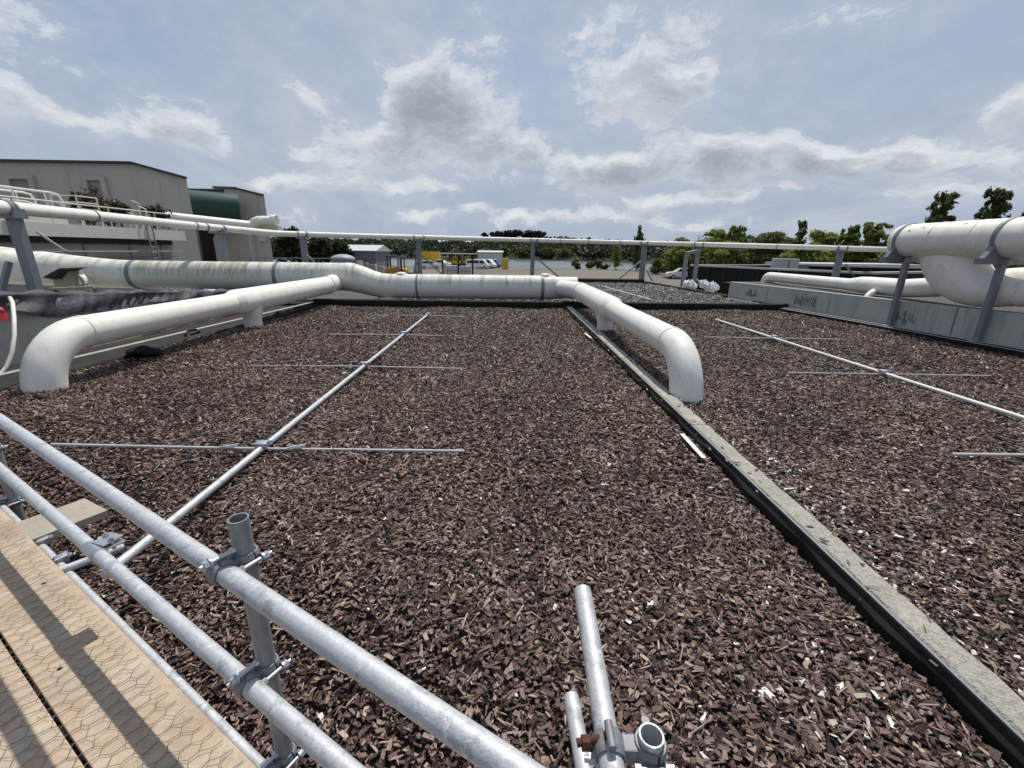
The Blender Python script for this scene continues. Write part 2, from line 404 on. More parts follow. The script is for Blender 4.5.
# ================================================================== SETTING
def sheet(name, m, pts, z):
    b = MB(); b.add([(x, y, z) for x, y in pts], [tuple(range(len(pts)))]); return struct(b.build(name, m, fixn=False))
sheet('yard_ground', M_yard, [(-2500, -600), (2500, -600), (2500, 4000), (-2500, 4000)], YZ)
sheet('lake_water', M_water, [(-160, 118), (-60, 112), (0, 114), (25, 108), (60, 106), (110, 100), (200, 96), (330, 90), (400, 150), (200, 146), (120, 150), (60, 157), (30, 178), (0, 204), (-50, 212), (-160, 215)], YZ+.02)

def hill_z(x, y):
    s = lambda t: 0 if t < 0 else (1 if t > 1 else t*t*(3-2*t))
    near = 206 - 52*s((x-0)/60.0)
    h = 6.5*s((y-near)/110.0)*(.78+.22*math.sin(x*.021+.6)+.12*math.sin(x*.05))
    h *= 1.0 - .42*s((x-8)/50.0)
    h += 6.0*s((y-330)/260.0)*(0.6+.4*math.sin(x*.009+1.2))
    return YZ - .05 + h
def build_hill():
    b = MB(); nx, ny = 90, 44; vs = []
    for j in range(ny+1):
        y = 148 + 560*(j/ny)**1.4
        for i in range(nx+1):
            x = -520 + 1040*i/nx; vs.append((x, y, hill_z(x, y)))
    b.add(vs, [(j*(nx+1)+i, j*(nx+1)+i+1, (j+1)*(nx+1)+i+1, (j+1)*(nx+1)+i) for j in range(ny) for i in range(nx)], 0, True)
    return struct(b.build('hills', M_hill, fixn=False))
build_hill()

def smooth(t): t = np.clip(t, 0, 1); return t*t*(3-2*t)
def gz(x, y):
    """surface of the mulch: nearly level, sagging towards the scaffold"""
    x = np.asarray(x, float); y = np.asarray(y, float)
    o = x*N_.x + y*N_.y
    z = 0.018*np.sin(x*1.7+.4)*np.sin(y*1.3+1.1) + .010*np.sin(x*4.1+y*2.3)
    dip = -.27*smooth((1.18-o)/.75)*(x < 1.60)
    for fx, fy in ((-5.02, 4.56), (1.95, 4.40), (-5.02, 8.62), (1.93, 8.55)): z = z + .045*np.exp(-((x-fx)**2+(y-fy)**2)/.075)
    return z+dip - .012
def wallx(y): return np.interp(y, [3, 6.5, 10, 14.8, 16], [8.85, 8.50, 8.10, 7.47, 7.35])
# raised platform that carries the beds (below the mulch)
b = MB(); out = [(-16, -6), (14, -6), (14, 8), (11.5, 14), (9.0, 16), (7.95, 22.75), (-16, 22.75)]
b.prism([(x, y, 0) for x, y in out], (0, 0, YZ), (0, 0, -.5)); struct(b.build('bed_platform', M_conc))

def mulch_sheet(name, x0, x1, y0, y1, nx, ny, fz, m):
    b = MB(); vs = []
    for j in range(ny+1):
        for i in range(nx+1):
            y = y0+(y1-y0)*j/ny; xb = x1(y) if callable(x1) else x1
            x = x0+(xb-x0)*i/nx; vs.append((x, y, float(fz(x, y))))
    b.add(vs, [(j*(nx+1)+i, j*(nx+1)+i+1, (j+1)*(nx+1)+i+1, (j+1)*(nx+1)+i) for j in range(ny) for i in range(nx)], 0, True)
    return struct(b.build(name, m, fixn=False))
mulch_sheet('mulch_ground', -5.62, 1.60, -2.5, 12.1, 90, 160, lambda x, y: gz(x, y)-.012, M_bed)
mulch_sheet('mulch_ground', 1.78, lambda y: float(wallx(y))-.14, -2.5, 12.1, 60, 120, lambda x, y: gz(x, y)-.012, M_bed)
M_gravelbed = mat('grey_mulch', (.10, .09, .085), .9, var=.35, scale=14, bump=1.0, bscale=50, extra=lambda g, tc, c, b: g.mix(g.sstep(g.noise(tc, 26, 3, .7), .45, .6, 0, .8), c, (.035, .03, .028)))
mulch_sheet('mulch_ground', -9.0, 7.72, 12.36, 22.4, 60, 40, lambda x, y: .03+.012*math.sin(x*2)*math.sin(y*1.7), M_gravelbed)
b = MB(); vs = []
for j in range(41):
    for i in range(31):
        y = 3.2+12.3*j/40; x0_ = float(wallx(y))+.07; x = x0_+(13.5-x0_)*i/30; vs.append((x, y, .555+.012*math.sin(x*3)*math.sin(y*2.1)))
b.add(vs, [(j*31+i, j*31+i+1, (j+1)*31+i+1, (j+1)*31+i) for j in range(40) for i in range(30)], 0, True); struct(b.build('gravel_ground', M_gravelbed, fixn=False))

M_chip_grey = mat('grey_bark_chips', (.1, .09, .08), .6, var=.25, scale=40, tone=[(0, (.03, .026, .025)), (.4, (.085, .074, .07)), (.8, (.21, .19, .18)), (1, (.5, .47, .44))])
# ---- the chips, as stuff
def chips(name, x0, x1, y0, y1, dens, fz, label, size=1.0, keep=None, pale=0.006, greytone=0.0):
    area = (x1-x0)*(y1-y0); n = int(area*dens)
    x = rng.uniform(x0, x1, n); y = rng.uniform(y0, y1, n)
    k = np.abs(x-.3) < (y*1.0+2.0)*1.45 if y1 < 13 else np.ones(n, bool)
    if keep is not None: k &= keep(x, y)
    x, y = x[k], y[k]; n = len(x)
    L = np.clip(np.exp(rng.normal(math.log(.0245), .42, n)), .009, .062)*size; Wd = np.minimum(L*rng.uniform(.30, .80, n), .021*size); T = rng.uniform(.002, .006, n)*size
    spl = rng.random(n) < .09
    L[spl] = rng.uniform(.04, .085, spl.sum())*size; Wd[spl] = rng.uniform(.005, .011, spl.sum())*size; T[spl] *= .8
    base = np.array([[-.5, -.5, -.5], [.5, -.5, -.5], [.5, .5, -.5], [-.5, .5, -.5], [-.5, -.5, .5], [.5, -.5, .5], [.5, .5, .5], [-.5, .5, .5]])
    j = rng.uniform(-.24, .24, (n, 4, 2)); j2 = j*.8 + rng.uniform(-.10, .10, (n, 4, 2))
    P = np.repeat(base[None], n, 0); P[:, :4, :2] += j; P[:, 4:, :2] += j2
    P[:, [4, 6], 2] += rng.uniform(-.3, .5, (n, 2))
    P *= np.stack([L, Wd, T], 1)[:, None, :]
    ya = rng.uniform(0, 2*np.pi, n); ta = np.abs(rng.normal(0, .42, n)); tb = rng.uniform(0, 2*np.pi, n)
    flat = rng.random(n) < .10; ta[flat] = rng.uniform(.7, 1.3, flat.sum())
    c, s_ = np.cos(ya), np.sin(ya)
    X = P[..., 0]*c[:, None]-P[..., 1]*s_[:, None]; Y = P[..., 0]*s_[:, None]+P[..., 1]*c[:, None]; Z = P[..., 2]
    ax, ay = np.cos(tb)[:, None], np.sin(tb)[:, None]; ct, st = np.cos(ta)[:, None], np.sin(ta)[:, None]
    dot = X*ax+Y*ay; cx, cy, cz = ay*Z, -ax*Z, ax*Y-ay*X           # Rodrigues about a level axis
    X2 = X*ct+cx*st+ax*dot*(1-ct); Y2 = Y*ct+cy*st+ay*dot*(1-ct); Z2 = Z*ct+cz*st
    z = fz(x, y)+rng.uniform(-.006, .016, n)*size + np.sin(ta)*L*.18
    V = np.stack([X2+x[:, None], Y2+y[:, None], Z2+z[:, None]], -1).reshape(-1, 3)
    q = np.array([[4, 5, 6, 7], [0, 1, 5, 4], [1, 2, 6, 5], [2, 3, 7, 6], [3, 0, 4, 7]])
    F = (q[None]+(np.arange(n)*8)[:, None, None]).reshape(-1)
    # patches of slightly drier and darker mulch, a few pale chips
    t = rng.beta(1.15, 1.35, n)*.90
    patch = .07*np.sin(x*2.1+1.3*np.sin(y*1.1))*np.sin(y*1.7+.8)+.07*np.sin(x*6.3+2*np.sin(y*4.1))*np.sin(y*5.2+1.7*np.sin(x*3.3))
    t = np.clip(t+patch+greytone, .02, .88)
    if y1 < 13:
        pw = pale*(1+9*np.exp(-((x-1.98)/.15)**2)*(y < 5)+12*np.exp(-((x-1.15)**2+(y-1.15)**2)/.10)+2*np.exp(-((x-2.9)**2+(y-1.9)**2)/.5))
    else: pw = np.full(n, pale*2)
    r = rng.random(n); w = r < pw*.6; t[w] = 1.0; sp2 = (r > .972); t[sp2] = rng.uniform(.9, .98, sp2.sum())
    t[spl] = np.where(rng.random(spl.sum()) < .34, rng.uniform(.86, .97, spl.sum()), t[spl])
    me = bpy.data.meshes.new(name); nf = n*5
    me.vertices.add(n*8); me.vertices.foreach_set('co', V.astype(np.float32).ravel())
    me.loops.add(nf*4); me.loops.foreach_set('vertex_index', F.astype(np.int32))
    me.polygons.add(nf); me.polygons.foreach_set('loop_start', np.arange(0, nf*4, 4, dtype=np.int32))
    try: me.polygons.foreach_set('loop_total', np.full(nf, 4, np.int32))
    except Exception: pass
    me.polygons.foreach_set('use_smooth', np.zeros(nf, bool))
    a = me.attributes.new('tone', 'FLOAT', 'FACE'); a.data.foreach_set('value', np.repeat(t, 5).astype(np.float32))
    me.materials.append(M_chip_grey if y1 > 13 else M_chip); me.update(calc_edges=True)
    o = bpy.data.objects.new(name, me); C.objects.link(o)
    return tag(o, label, 'mulch', None, 'stuff')
lx = lambda x, y: (x > -5.5) & (x < 1.555)
LEFT = 'dark brown bark chips covering the large left bed'
RIGHT = 'dark brown bark chips covering the bed right of the concrete kerb'
def join_meshes(name, objs, label):
    """several density bands of one mulch layer become one object"""
    bpy.ops.object.select_all(action='DESELECT')
    for o in objs: o.select_set(True)
    bpy.context.view_layer.objects.active = objs[0]; bpy.ops.object.join(); objs[0].name = name; return objs[0]
join_meshes('bark_chips', [chips('bark_chips', -5.5, 1.555, .15, 2.6, 5600, gz, LEFT, .76, lx), chips('bark_chips', -5.5, 1.555, 2.6, 5.2, 3500, gz, LEFT, .87, lx), chips('bark_chips', -5.5, 1.555, 5.2, 12.05, 1750, gz, LEFT, 1.0, lx)], LEFT)
rxk = lambda x, y: (x > 1.83) & (x < wallx(y)-.3)
join_meshes('bark_chips', [chips('bark_chips', 1.83, 8.6, .3, 3.0, 4600, gz, RIGHT, .78, rxk, .014), chips('bark_chips', 1.83, 8.6, 3.0, 5.6, 3100, gz, RIGHT, .88, rxk, .012), chips('bark_chips', 1.83, 8.6, 5.6, 12.05, 1600, gz, RIGHT, 1.0, rxk), chips('bark_chips', 1.55, 1.80, .8, 12, 55, lambda x, y: np.where(x > 1.63, .064, .05)+0*x, RIGHT, .85, None, .02)], RIGHT)
chips('bark_chips', -4.0, 7.6, 12.5, 22.2, 330, lambda x, y: .03+.012*np.sin(x*2)*np.sin(y*1.7), 'greyer bark chips covering the far bed behind the white duct', 1.7, None, .03, .17)

# ---- kerb between the beds: three cast lengths with a black liner clipped to the left side
spans = [(-1.2, 3.53, 'nearest concrete kerb length with black liner, running out of the bottom right corner'),
         (3.54, 9.28, 'middle concrete kerb length beside the foot of the white duct elbow'),
         (9.29, 12.08, 'farthest short concrete kerb length reaching the black bed edge')]
def kerb(y0, y1, label):
    t = thing('concrete_kerb', label, 'kerb', (1.70, y0, 0), 'kerbs between the mulch beds')
    b = MB(); n = 60; vs = []
    for i in range(n+1):
        y = y0+(y1-y0)*i/n
        w = lambda a=.004: random.uniform(-a, a)
        vs += [(1.635, y, -.5), (1.63, y, .045+w()), (1.645+w(), y, .062+w(.002)), (1.765+w(.006), y, .060+w(.002)), (1.785+w(.006), y, .04+w()), (1.79, y, -.5)]
    b.add(vs, [(i*6+j, i*6+j+1, (i+1)*6+j+1, (i+1)*6+j) for i in range(n) for j in range(5)]+[tuple(range(6)), tuple(range(n*6, n*6+6))])
    b.build('kerb_block', M_kerb, t)
    m = MB(); vs = []
    for i in range(n+1):
        y = y0+(y1-y0)*i/n; wv = .006*math.sin(y*7)+.004*math.sin(y*17)
        vs += [(1.563+wv*1.4, y, -.06), (1.567+wv, y, .035+wv*.6), (1.58, y, .050), (1.585, y, .03), (1.60, y, .03), (1.61, y, .058), (1.626, y, .058), (1.626, y, -.2)]
    m.add(vs, [(i*8+j, i*8+j+1, (i+1)*8+j+1, (i+1)*8+j) for i in range(n) for j in range(7)], 0, False)
    m.build('liner', M_liner, t, fixn=False)
    s = MB().box((1.6175, (y0+y1)/2, .0625), (.010, y1-y0-.02, .006)); s.build('clamp_strip', M_galv_dull, t)
    return t
for a in spans: kerb(*a)
# white strips lying on the mulch against the liner
for (px0, px1, lab) in (((682, 434), (704, 458), 'white plastic strip on the mulch beside the kerb, the nearer longer one'), ((585, 333), (591, 338), 'short white plastic strip beside the kerb near its far end')):
    a, c2 = atz(*px0, .035), atz(*px1, .035); b = MB(); L = c2-a; nrm = Vector((L.y, -L.x, 0)).normalized()
    b.bar(a, c2, .035, .006); 
    b.bar(a+Vector((.012, 0, -.012)), c2+Vector((.012, 0, -.012)), .02, .012)
    o = b.build('plastic_strip', M_white, origin=a); tag(o, lab, 'strip')

# ---- far edge of both beds: low wall wrapped in black liner
def lined_edge(name, label, pts, h, w=.16, z0=0.0):
    b = MB(); n = len(pts); vs = []
    for i, p in enumerate(pts):
        p = Vector(p); d = (Vector(pts[min(i+1, n-1)])-Vector(pts[max(i-1, 0)])).normalized(); q = Vector((d.y, -d.x, 0))
        wv = .012*math.sin(i*2.3)+.008*math.sin(i*5.1)
        for (o, z) in ((w/2+.03+wv, -.5), (w/2+.012+wv, h*.5), (w/2+wv*.5, h*.95), (w*.3, h), (-w*.3, h), (-w/2, h*.93), (-w/2-.01, -.5)):
            vs.append(p+q*o+Vector((0, 0, z+z0)))
    b.add(vs, [(i*7+j, i*7+j+1, (i+1)*7+j+1, (i+1)*7+j) for i in range(n-1) for j in range(6)]+[tuple(range(7)), tuple(range(7*(n-1), 7*n))], 0, False)
    t = thing(name, label, 'bed edge', Vector(pts[0]))
    b.build('liner', M_liner, t, fixn=False)
    s = MB(); st = [Vector(p)+Vector((0, 0, h+z0+.008)) for p in pts]
    for i in range(0, n-1): s.bar(st[i], st[i+1], .05, .008)
    s.build('cap_strip', M_trim, t, fixn=False)
    return t
def line(a, b, n): return [lerp(a, b, i/n) for i in range(n+1)]
lined_edge('lined_bed_edge', 'black lined low wall along the far end of the front beds', line((-5.35, 12.2, 0), (7.80, 12.2, 0), 60), .17)
lined_edge('lined_bed_edge', 'black lined low wall along the back of the far bed', line((-9, 22.55, 0), (6.9, 22.55, 0), 40), .20)
lined_edge('lined_bed_edge', 'black lined edge curving along the right side of the far bed', line((6.95, 22.5, 0), (7.62, 15.9, 0), 26)+line((7.62, 15.9, 0), (7.75, 12.35, 0), 12)[1:], .11)
rt = thing('steel_edged_liner', 'black liner with pale steel edge strips at the foot of the concrete wall', 'bed edge', (8, 10, 0))
b = MB(); s = MB(); ys = np.linspace(3.2, 14.6, 50); vs = []
for y in ys:
    x = float(wallx(y)); wv = .008*math.sin(y*6)
    vs += [(x-.26+wv, y, -.06), (x-.25+wv, y, .05), (x-.17, y, .07), (x-.09, y, .045), (x-.012, y, .06), (x-.012, y, -.2)]
b.add(vs, [(i*6+j, i*6+j+1, (i+1)*6+j+1, (i+1)*6+j) for i in range(49) for j in range(5)]); b.build('liner', M_liner, rt, fixn=False)
for off, zz, w in ((-.245, .062, .03), (-.16, .083, .03), (-.045, .075, .04)):
    for i in range(49):
        s.bar((float(wallx(ys[i]))+off, ys[i], zz), (float(wallx(ys[i+1]))+off, ys[i+1], zz), w, .008)
s.build('edge_strip', M_galv, rt, fixn=False)

# ---- concrete panel wall on the right
rw = thing('panel_wall', 'long grey concrete panel wall on the right below the white ducts', 'wall', (8.2, 9, 0))
yb = [14.9, 13.05, 10.85, 8.02, 5.6, 3.2]
for i in range(5):
    b = MB(); y0, y1 = yb[i]-.012, yb[i+1]+.012; xs = (float(wallx(y0)), float(wallx(y1)))
    d = Vector((xs[1]-xs[0], y1-y0, 0)).normalized(); q = Vector((-d.y, d.x, 0)); q = q if q.x > 0 else -q
    A, B = Vector((xs[0], y0, 0)), Vector((xs[1], y1, 0)); zt = .60
    b.prism([A+Vector((0, 0, -.5)), B+Vector((0, 0, -.5)), B+Vector((0, 0, zt)), A+Vector((0, 0, zt))], q*0, q*.13)
    p = b.build('wall_panel', M_conc, rw)
b = MB()
b.prism([(7.60, 14.93, -.5), (12.5, 15.6, -.5), (12.5, 15.6, .58), (7.60, 14.93, .58)], (0, 0, 0), (0, .13, 0)); b.build('end_panel', M_conc, rw)

# ---- left edge of the big bed: kerb strip, then wall with tarpaulin
lk = thing('edge_kerb', 'pale grey kerb strip with black liner along the left bed edge, under the left duct', 'kerb', (-5.6, 5, 0))
LA, LB = Vector((-5.75, 3.0, 0)), Vector((-5.28, 12.1, 0)); LD = (LB-LA).normalized(); LQ = Vector((LD.y, -LD.x, 0))
b = MB(); b.prism([LA-LQ*.16+Vector((0, 0, -.5)), LA+Vector((0, 0, -.5)), LA+Vector((0, 0, .09)), LA-LQ*.16+Vector((0, 0, .09))], LD*0, LD*(LB-LA).length); b.build('kerb_block', M_kerb, lk)
b = MB(); vs = []; n = 60
for i in range(n+1):
    p = lerp(LA, LB, i/n); wv = .02*math.sin(i*1.9)+.014*math.sin(i*.83)
    for o, z in ((.004, .10), (.05+wv, .08+wv), (.11+wv, .045), (.19+wv*1.5, .02), (.21+wv, -.06)): vs.append(p+LQ*o+Vector((0, 0, z)))
b.add(vs, [(i*5+j, i*5+j+1, (i+1)*5+j+1, (i+1)*5+j) for i in range(n) for j in range(4)], 0, True); b.build('liner', M_liner, lk, fixn=False)
b = MB().bar(LA-LQ*.03+Vector((0, 0, .098)), LB-LQ*.03+Vector((0, 0, .098)), .03, .012); b.build('edge_strip', M_galv, lk)
sheet('side_path', M_bed, [(-6.6, 2.0), (-5.9, 2.0), (-5.42, 12.2), (-6.6, 12.2)], -.02)

tw = thing('tarpaulin_wall', 'low concrete wall draped with a crumpled grey tarpaulin on the left', 'wall', (-6.6, 6, 0))
b = MB(); b.prism([(-6.5, 2.2, -.5), (-6.5, 11.4, -.5), (-6.5, 11.4, .40), (-6.5, 2.2, 1.10)], (0, 0, 0), (-.18, 0, 0)); b.build('wall_block', M_conc, tw)
b = MB(); vs = []; n, k = 200, 14
for i in range(n+1):
    y = 2.3+9.0*i/n; top = .925-.077*(y-5.6)
    hang = .27+.05*math.sin(y*2.1)+.04*math.sin(y*5.3)
    for j in range(k+1):
        t = j/k
        fold = .040*math.sin(y*7+2.4*math.sin(y*1.9+t*2)+t*3)*(.25+t)+.026*abs(math.sin(y*15+t*6+math.sin(y*4)))*(.3+t)+.012*math.sin(y*33+t*11)+.02*math.sin(t*9+y*3)
        if t < .33: vs.append((-6.72+.24*t/.33+fold*.3, y, top+.022*math.sin(y*11+t*9)+.015*math.sin(y*4.3)))
        else: vs.append((-6.475+fold+.03*(t-.33), y, top-.01-hang*(t-.33)/.67))
b.add(vs, [(i*(k+1)+j, i*(k+1)+j+1, (i+1)*(k+1)+j+1, (i+1)*(k+1)+j) for i in range(n) for j in range(k)], 0, True)
b.build('tarpaulin', M_tarp, tw, fixn=False)
# ================================================================== BACKGROUND
def add_leaves(b_pts, size, n_each=1):
    pass
def leaf_mesh(name, m, pts, sizes, tones, parent=None, origin=None, aspect=(.5, .9)):
    """many small bent leaf-clump faces at the given points"""
    n = len(pts); origin = np.array(origin if origin is not None else parent_loc(parent))
    u = rng.normal(size=(n, 3)); u /= np.linalg.norm(u, axis=1)[:, None]
    w = rng.normal(size=(n, 3)); w[:, 2] += .8; v = np.cross(u, w); v /= np.linalg.norm(v, axis=1)[:, None]+1e-9
    s = np.asarray(sizes)[:, None]; a = rng.uniform(*aspect, (n, 1))
    nn = np.cross(u, v)*s*rng.uniform(-.3, .3, (n, 1))
    V = np.stack([pts-u*s, pts-v*s*a+nn, pts+u*s, pts+v*s*a+nn], 1).reshape(-1, 3)-origin
    me = bpy.data.meshes.new(name)
    me.vertices.add(n*4); me.vertices.foreach_set('co', V.astype(np.float32).ravel())
    me.loops.add(n*4); me.loops.foreach_set('vertex_index', np.arange(n*4, dtype=np.int32))
    me.polygons.add(n); me.polygons.foreach_set('loop_start', np.arange(0, n*4, 4, dtype=np.int32))
    try: me.polygons.foreach_set('loop_total', np.full(n, 4, np.int32))
    except Exception: pass
    at = me.attributes.new('tone', 'FLOAT', 'FACE'); at.data.foreach_set('value', np.clip(tones, 0, 1).astype(np.float32))
    me.materials.append(m); me.update(calc_edges=True)
    o = bpy.data.objects.new(name, me); C.objects.link(o)
    if parent: o.parent = parent; o.location = Vector(origin)-parent_loc(parent)
    else: o.location = Vector(origin)
    return o
def lobes(kind, h, w):
    """crown lobes (centre, radii) in local metres for each kind of tree"""
    L = []
    if kind == 'round':
        for i in range(46):
            a = random.uniform(0, 6.28); z = random.uniform(.22, .93); r = w*.5*random.uniform(.15, .95)*math.sqrt(max(.08, 1-((z-.5)/.5)**2))
            L.append((r*math.cos(a), r*math.sin(a)*.8, h*z, w*random.uniform(.06, .14), h*random.uniform(.035, .085)))
        L.append((0, 0, h*.55, w*.30, h*.26))
    elif kind == 'open':
        for i in range(130):
            t = random.random()**.8; z = h*(.14+.84*t); rr = w*.5*(1-.60*t)*random.uniform(.05, 1.0); a = random.uniform(0, 6.28)
            L.append((rr*math.cos(a), rr*math.sin(a), z, w*random.uniform(.025, .085)*(1.15-.4*t), h*random.uniform(.02, .05)))
    elif kind == 'column':
        for i in range(16):
            t = i/15; z = h*(.10+.88*t); ww = w*(.32+.25*math.sin(math.pi*min(1, t*1.05)))*(1-.55*max(0, t-.6)/.4)
            a = random.uniform(0, 6.28); L.append((w*.10*math.cos(a), w*.10*math.sin(a), z, ww*random.uniform(.75, 1.1), h*.06))
    elif kind == 'umbrella':
        for i in range(8):
            a = random.uniform(0, 6.28); r = w*.42*random.uniform(.1, .9)
            L.append((r*math.cos(a), r*math.sin(a), h*random.uniform(.55, .92), w*random.uniform(.13, .26), h*random.uniform(.06, .12)))
    elif kind == 'bush':
        for i in range(9):
            a = random.uniform(0, 6.28); r = w*.5*random.uniform(.1, .75)
            L.append((r*math.cos(a), r*math.sin(a), h*random.uniform(.25, .75), w*random.uniform(.14, .26), h*random.uniform(.14, .25)))
    return L
def tree(name, label, base, h, w, kind, m, leaf, nleaf, group=None, cat='tree', trunk=True):
    base = Vector(base); t = thing(name, label, cat, base, group)
    LB_ = lobes(kind, h, w); vol = np.array([l[3]**2*l[4] for l in LB_]); idx = rng.choice(len(LB_), nleaf, p=(vol**.75)/np.sum(vol**.75))
    A = np.array(LB_)[idx]; d = rng.normal(size=(nleaf, 3)); d /= np.linalg.norm(d, axis=1)[:, None]
    rr = rng.uniform(.25, 1.12, nleaf)**.55; far = rng.random(nleaf) < .16; rr[far] *= rng.uniform(1.0, 1.6, far.sum())
    P = A[:, :3]+d*rr[:, None]*np.stack([A[:, 3], A[:, 3], A[:, 4]], 1)
    lt = rng.uniform(-.22, .22, len(LB_))[idx]
    leaf_mesh('crown', m, P+np.array(base), leaf*rng.uniform(.6, 1.35, nleaf), .5+lt+rng.normal(0, .17, nleaf), t)
    b = MB(); r0 = max(.05, h*.016)
    b.tube([base+Vector((0, 0, -.1)), base+Vector((random.uniform(-.02, .02)*h, 0, h*.45)), base+Vector((random.uniform(-.03, .03)*h, 0, h*.85))], [r0, r0*.7, r0*.15], 7)
    for l in LB_[:7]:
        s = base+Vector((0, 0, max(h*.15, l[2]-h*.22))); e = base+Vector(l[:3]); b.tube([s, lerp(s, e, .5)+Vector((0, 0, h*.02)), e], [r0*.4, r0*.3, r0*.1], 5)
    b.build('trunk', M_trunk, t, fixn=False)
    return t
def tree_px(name, label, px, top, Y, wpx, kind, m, nleaf, leaf, group=None, cat='tree', base=None):
    T = aty(px, top, Y); bz = YZ if base is None else base
    return tree(name, label, (T.x, Y, bz), T.z-bz, wpx*Y/435.0, kind, m, leaf, nleaf, group, cat)

# ---- far wood on the hill (one mass)
def wood():
    P = []; Sz = []; Tn = []
    for k in range(3600):
        x = random.uniform(-330, 330); y = random.uniform(150, 330) if k % 3 else random.uniform(300, 560)
        if abs(x) > y*1.05+20: continue
        z0 = hill_z(x, y)
        if z0 < YZ+.15: continue
        hh = random.uniform(4.0, 7.0); ww = random.uniform(2.6, 5.0); n = int(60*(1 if y < 300 else .6))
        d = rng.normal(size=(n, 3)); d /= np.linalg.norm(d, axis=1)[:, None]; r = rng.uniform(.55, 1.08, n)
        c = np.array([x, y, z0+hh*.55]); P.append(c+d*r[:, None]*np.array([ww, ww, hh*.5])); Sz.append(rng.uniform(.5, 1.15, n)*(1 if y < 300 else 1.5))
        Tn.append(np.full(n, random.uniform(.1, .9))+rng.normal(0, .12, n))
    o = leaf_mesh('hillside_wood', M_leaf_dark, np.concatenate(P), np.concatenate(Sz), np.concatenate(Tn), None, (0, 250, 0))
    tag(o, 'dark green wood covering the low hills beyond the lake', 'wood', None, 'stuff')
wood()
g_p = 'pines on the hill crest beyond the lake'
for px, top, w, lab in ((487, 232.5, 9, 'small dark pine at the left end of the hilltop row'), (497, 231, 12, 'dark umbrella pine second from left on the hilltop'), (508, 230, 13, 'tall dark pine left of the middle of the hilltop clump'), (518, 229.6, 13, 'tallest dark pine in the middle of the hilltop clump'), (528, 230.5, 14, 'broad dark pine right of the middle of the hilltop clump'), (538, 231, 13, 'dark pine at the right end of the hilltop clump'), (566, 238, 7, 'small lone pine on the ridge right of the hilltop clump'), (588, 238, 9, 'small lone pine on the ridge, farthest right')):
    T = aty(px, top, 330); bz = hill_z(T.x, 330)
    tree('pine_tree', lab, (T.x, 330, bz), T.z-bz, w*330/435*1.25, 'umbrella', M_leaf_pine, 1.0, 420, g_p)
# brighter trees along the far shore
for px, top, w, m, lab in ((486, 249, 16, M_leaf_mid, 'mid green shore tree behind the white shed'), (503, 247, 14, M_leaf_mid, 'rounded green shore tree just right of the white shed'), (524, 246, 17, M_leaf_mid, 'tall dark green shore tree near the rail post'), (549, 248, 15, M_leaf_mid, 'green shore tree right of the rail post'), (563, 247, 20, M_leaf_mid, 'broad green shore tree over the lake'), (455, 249, 16, M_leaf_mid, 'green tree behind the long yellow shed'), (423, 250, 18, M_leaf_dark, 'dark tree behind the yellow container')):
    Y = 208 if px > 480 else 190
    tree_px('shore_tree', lab, px, top, Y, w, 'round', m, 700, .62, 'trees along the far shore', base=YZ)
tree_px('waterside_bush', 'small bright round bush at the water edge right of the white duct end', 575, 255, 112, 9, 'bush', M_leaf_bright, 500, .22, cat='bush')
for px, top, w, lab in ((578, 263, 6, 'dark little bush left of the shoreline shrubs'), (590, 260.5, 11, 'grey green shrub on the near shore, left of the taller one'), (599, 258.5, 9, 'taller grey green shrub on the near shore'), (606, 263, 8, 'low shrub on the near shore, right of the taller one')):
    tree_px('shore_shrub', lab, px, top, 104, w, 'bush', M_leaf_mid if px > 580 else M_leaf_dark, 450, .22, 'shrubs on the near shore', 'shrub')
tree_px('poplar_tree', 'slim dark columnar poplar standing above the rail by the lake', 640.5, 226.5, 101, 9.5, 'column', M_leaf_mid, 2600, .22)
tree_px('young_tree', 'small bright green willow left of the slim poplar', 617.5, 243, 104, 13, 'open', M_leaf_bright, 900, .22)

g_r = 'trees beyond the black tank on the right'
for px, top, Y, w, kind, m, n, lab in (
    (683, 237, 74, 30, 'round', M_leaf_bright, 2600, 'leftmost bright green tree, above the white car'),
    (712, 228.5, 70, 38, 'round', M_leaf_bright, 3600, 'bright green round tree behind the rail frame'),
    (738, 226, 68, 26, 'open', M_leaf_bright, 2600, 'loose bright green tree with open top left of the dark tree'),
    (768, 231, 60, 66, 'round', M_leaf_mid, 5200, 'broad dark green tree behind the white cabinet'),
    (803, 221, 66, 15, 'open', M_leaf_mid, 900, 'thin sparse sapling rising above the dark broad tree'),
    (826, 229, 62, 34, 'round', M_leaf_bright, 3200, 'bright green tree right of the sparse sapling'),
    (852, 226, 58, 30, 'open', M_leaf_bright, 3000, 'loose bright green tree left of the large white duct'),
    (878, 222, 56, 36, 'open', M_leaf_bright, 3600, 'bright green tree touching the end of the large white duct'),
    (905, 240, 50, 40, 'round', M_leaf_bright, 2600, 'bright green tree seen below the large white duct'),
    (945, 246, 52, 44, 'round', M_leaf_bright, 2600, 'green tree behind the leg of the large white duct'),
    (998, 246, 50, 60, 'round', M_leaf_mid, 2600, 'green tree at the right edge behind the ducts'),
    (660, 256, 84, 16, 'bush', M_leaf_mid, 700, 'low green tree beside the black trailer'),
    (727, 240, 60, 40, 'round', M_leaf_bright, 2600, 'low bright green tree behind the black tank, left of the dark broad one'),
    (810, 242, 54, 44, 'round', M_leaf_bright, 2600, 'low bright green tree under the sparse sapling')):
    tree_px('broadleaf_tree', lab, px, top, Y, w*1.25, kind, m, int(n*4.2), .15 if kind == 'round' else .13, g_r)
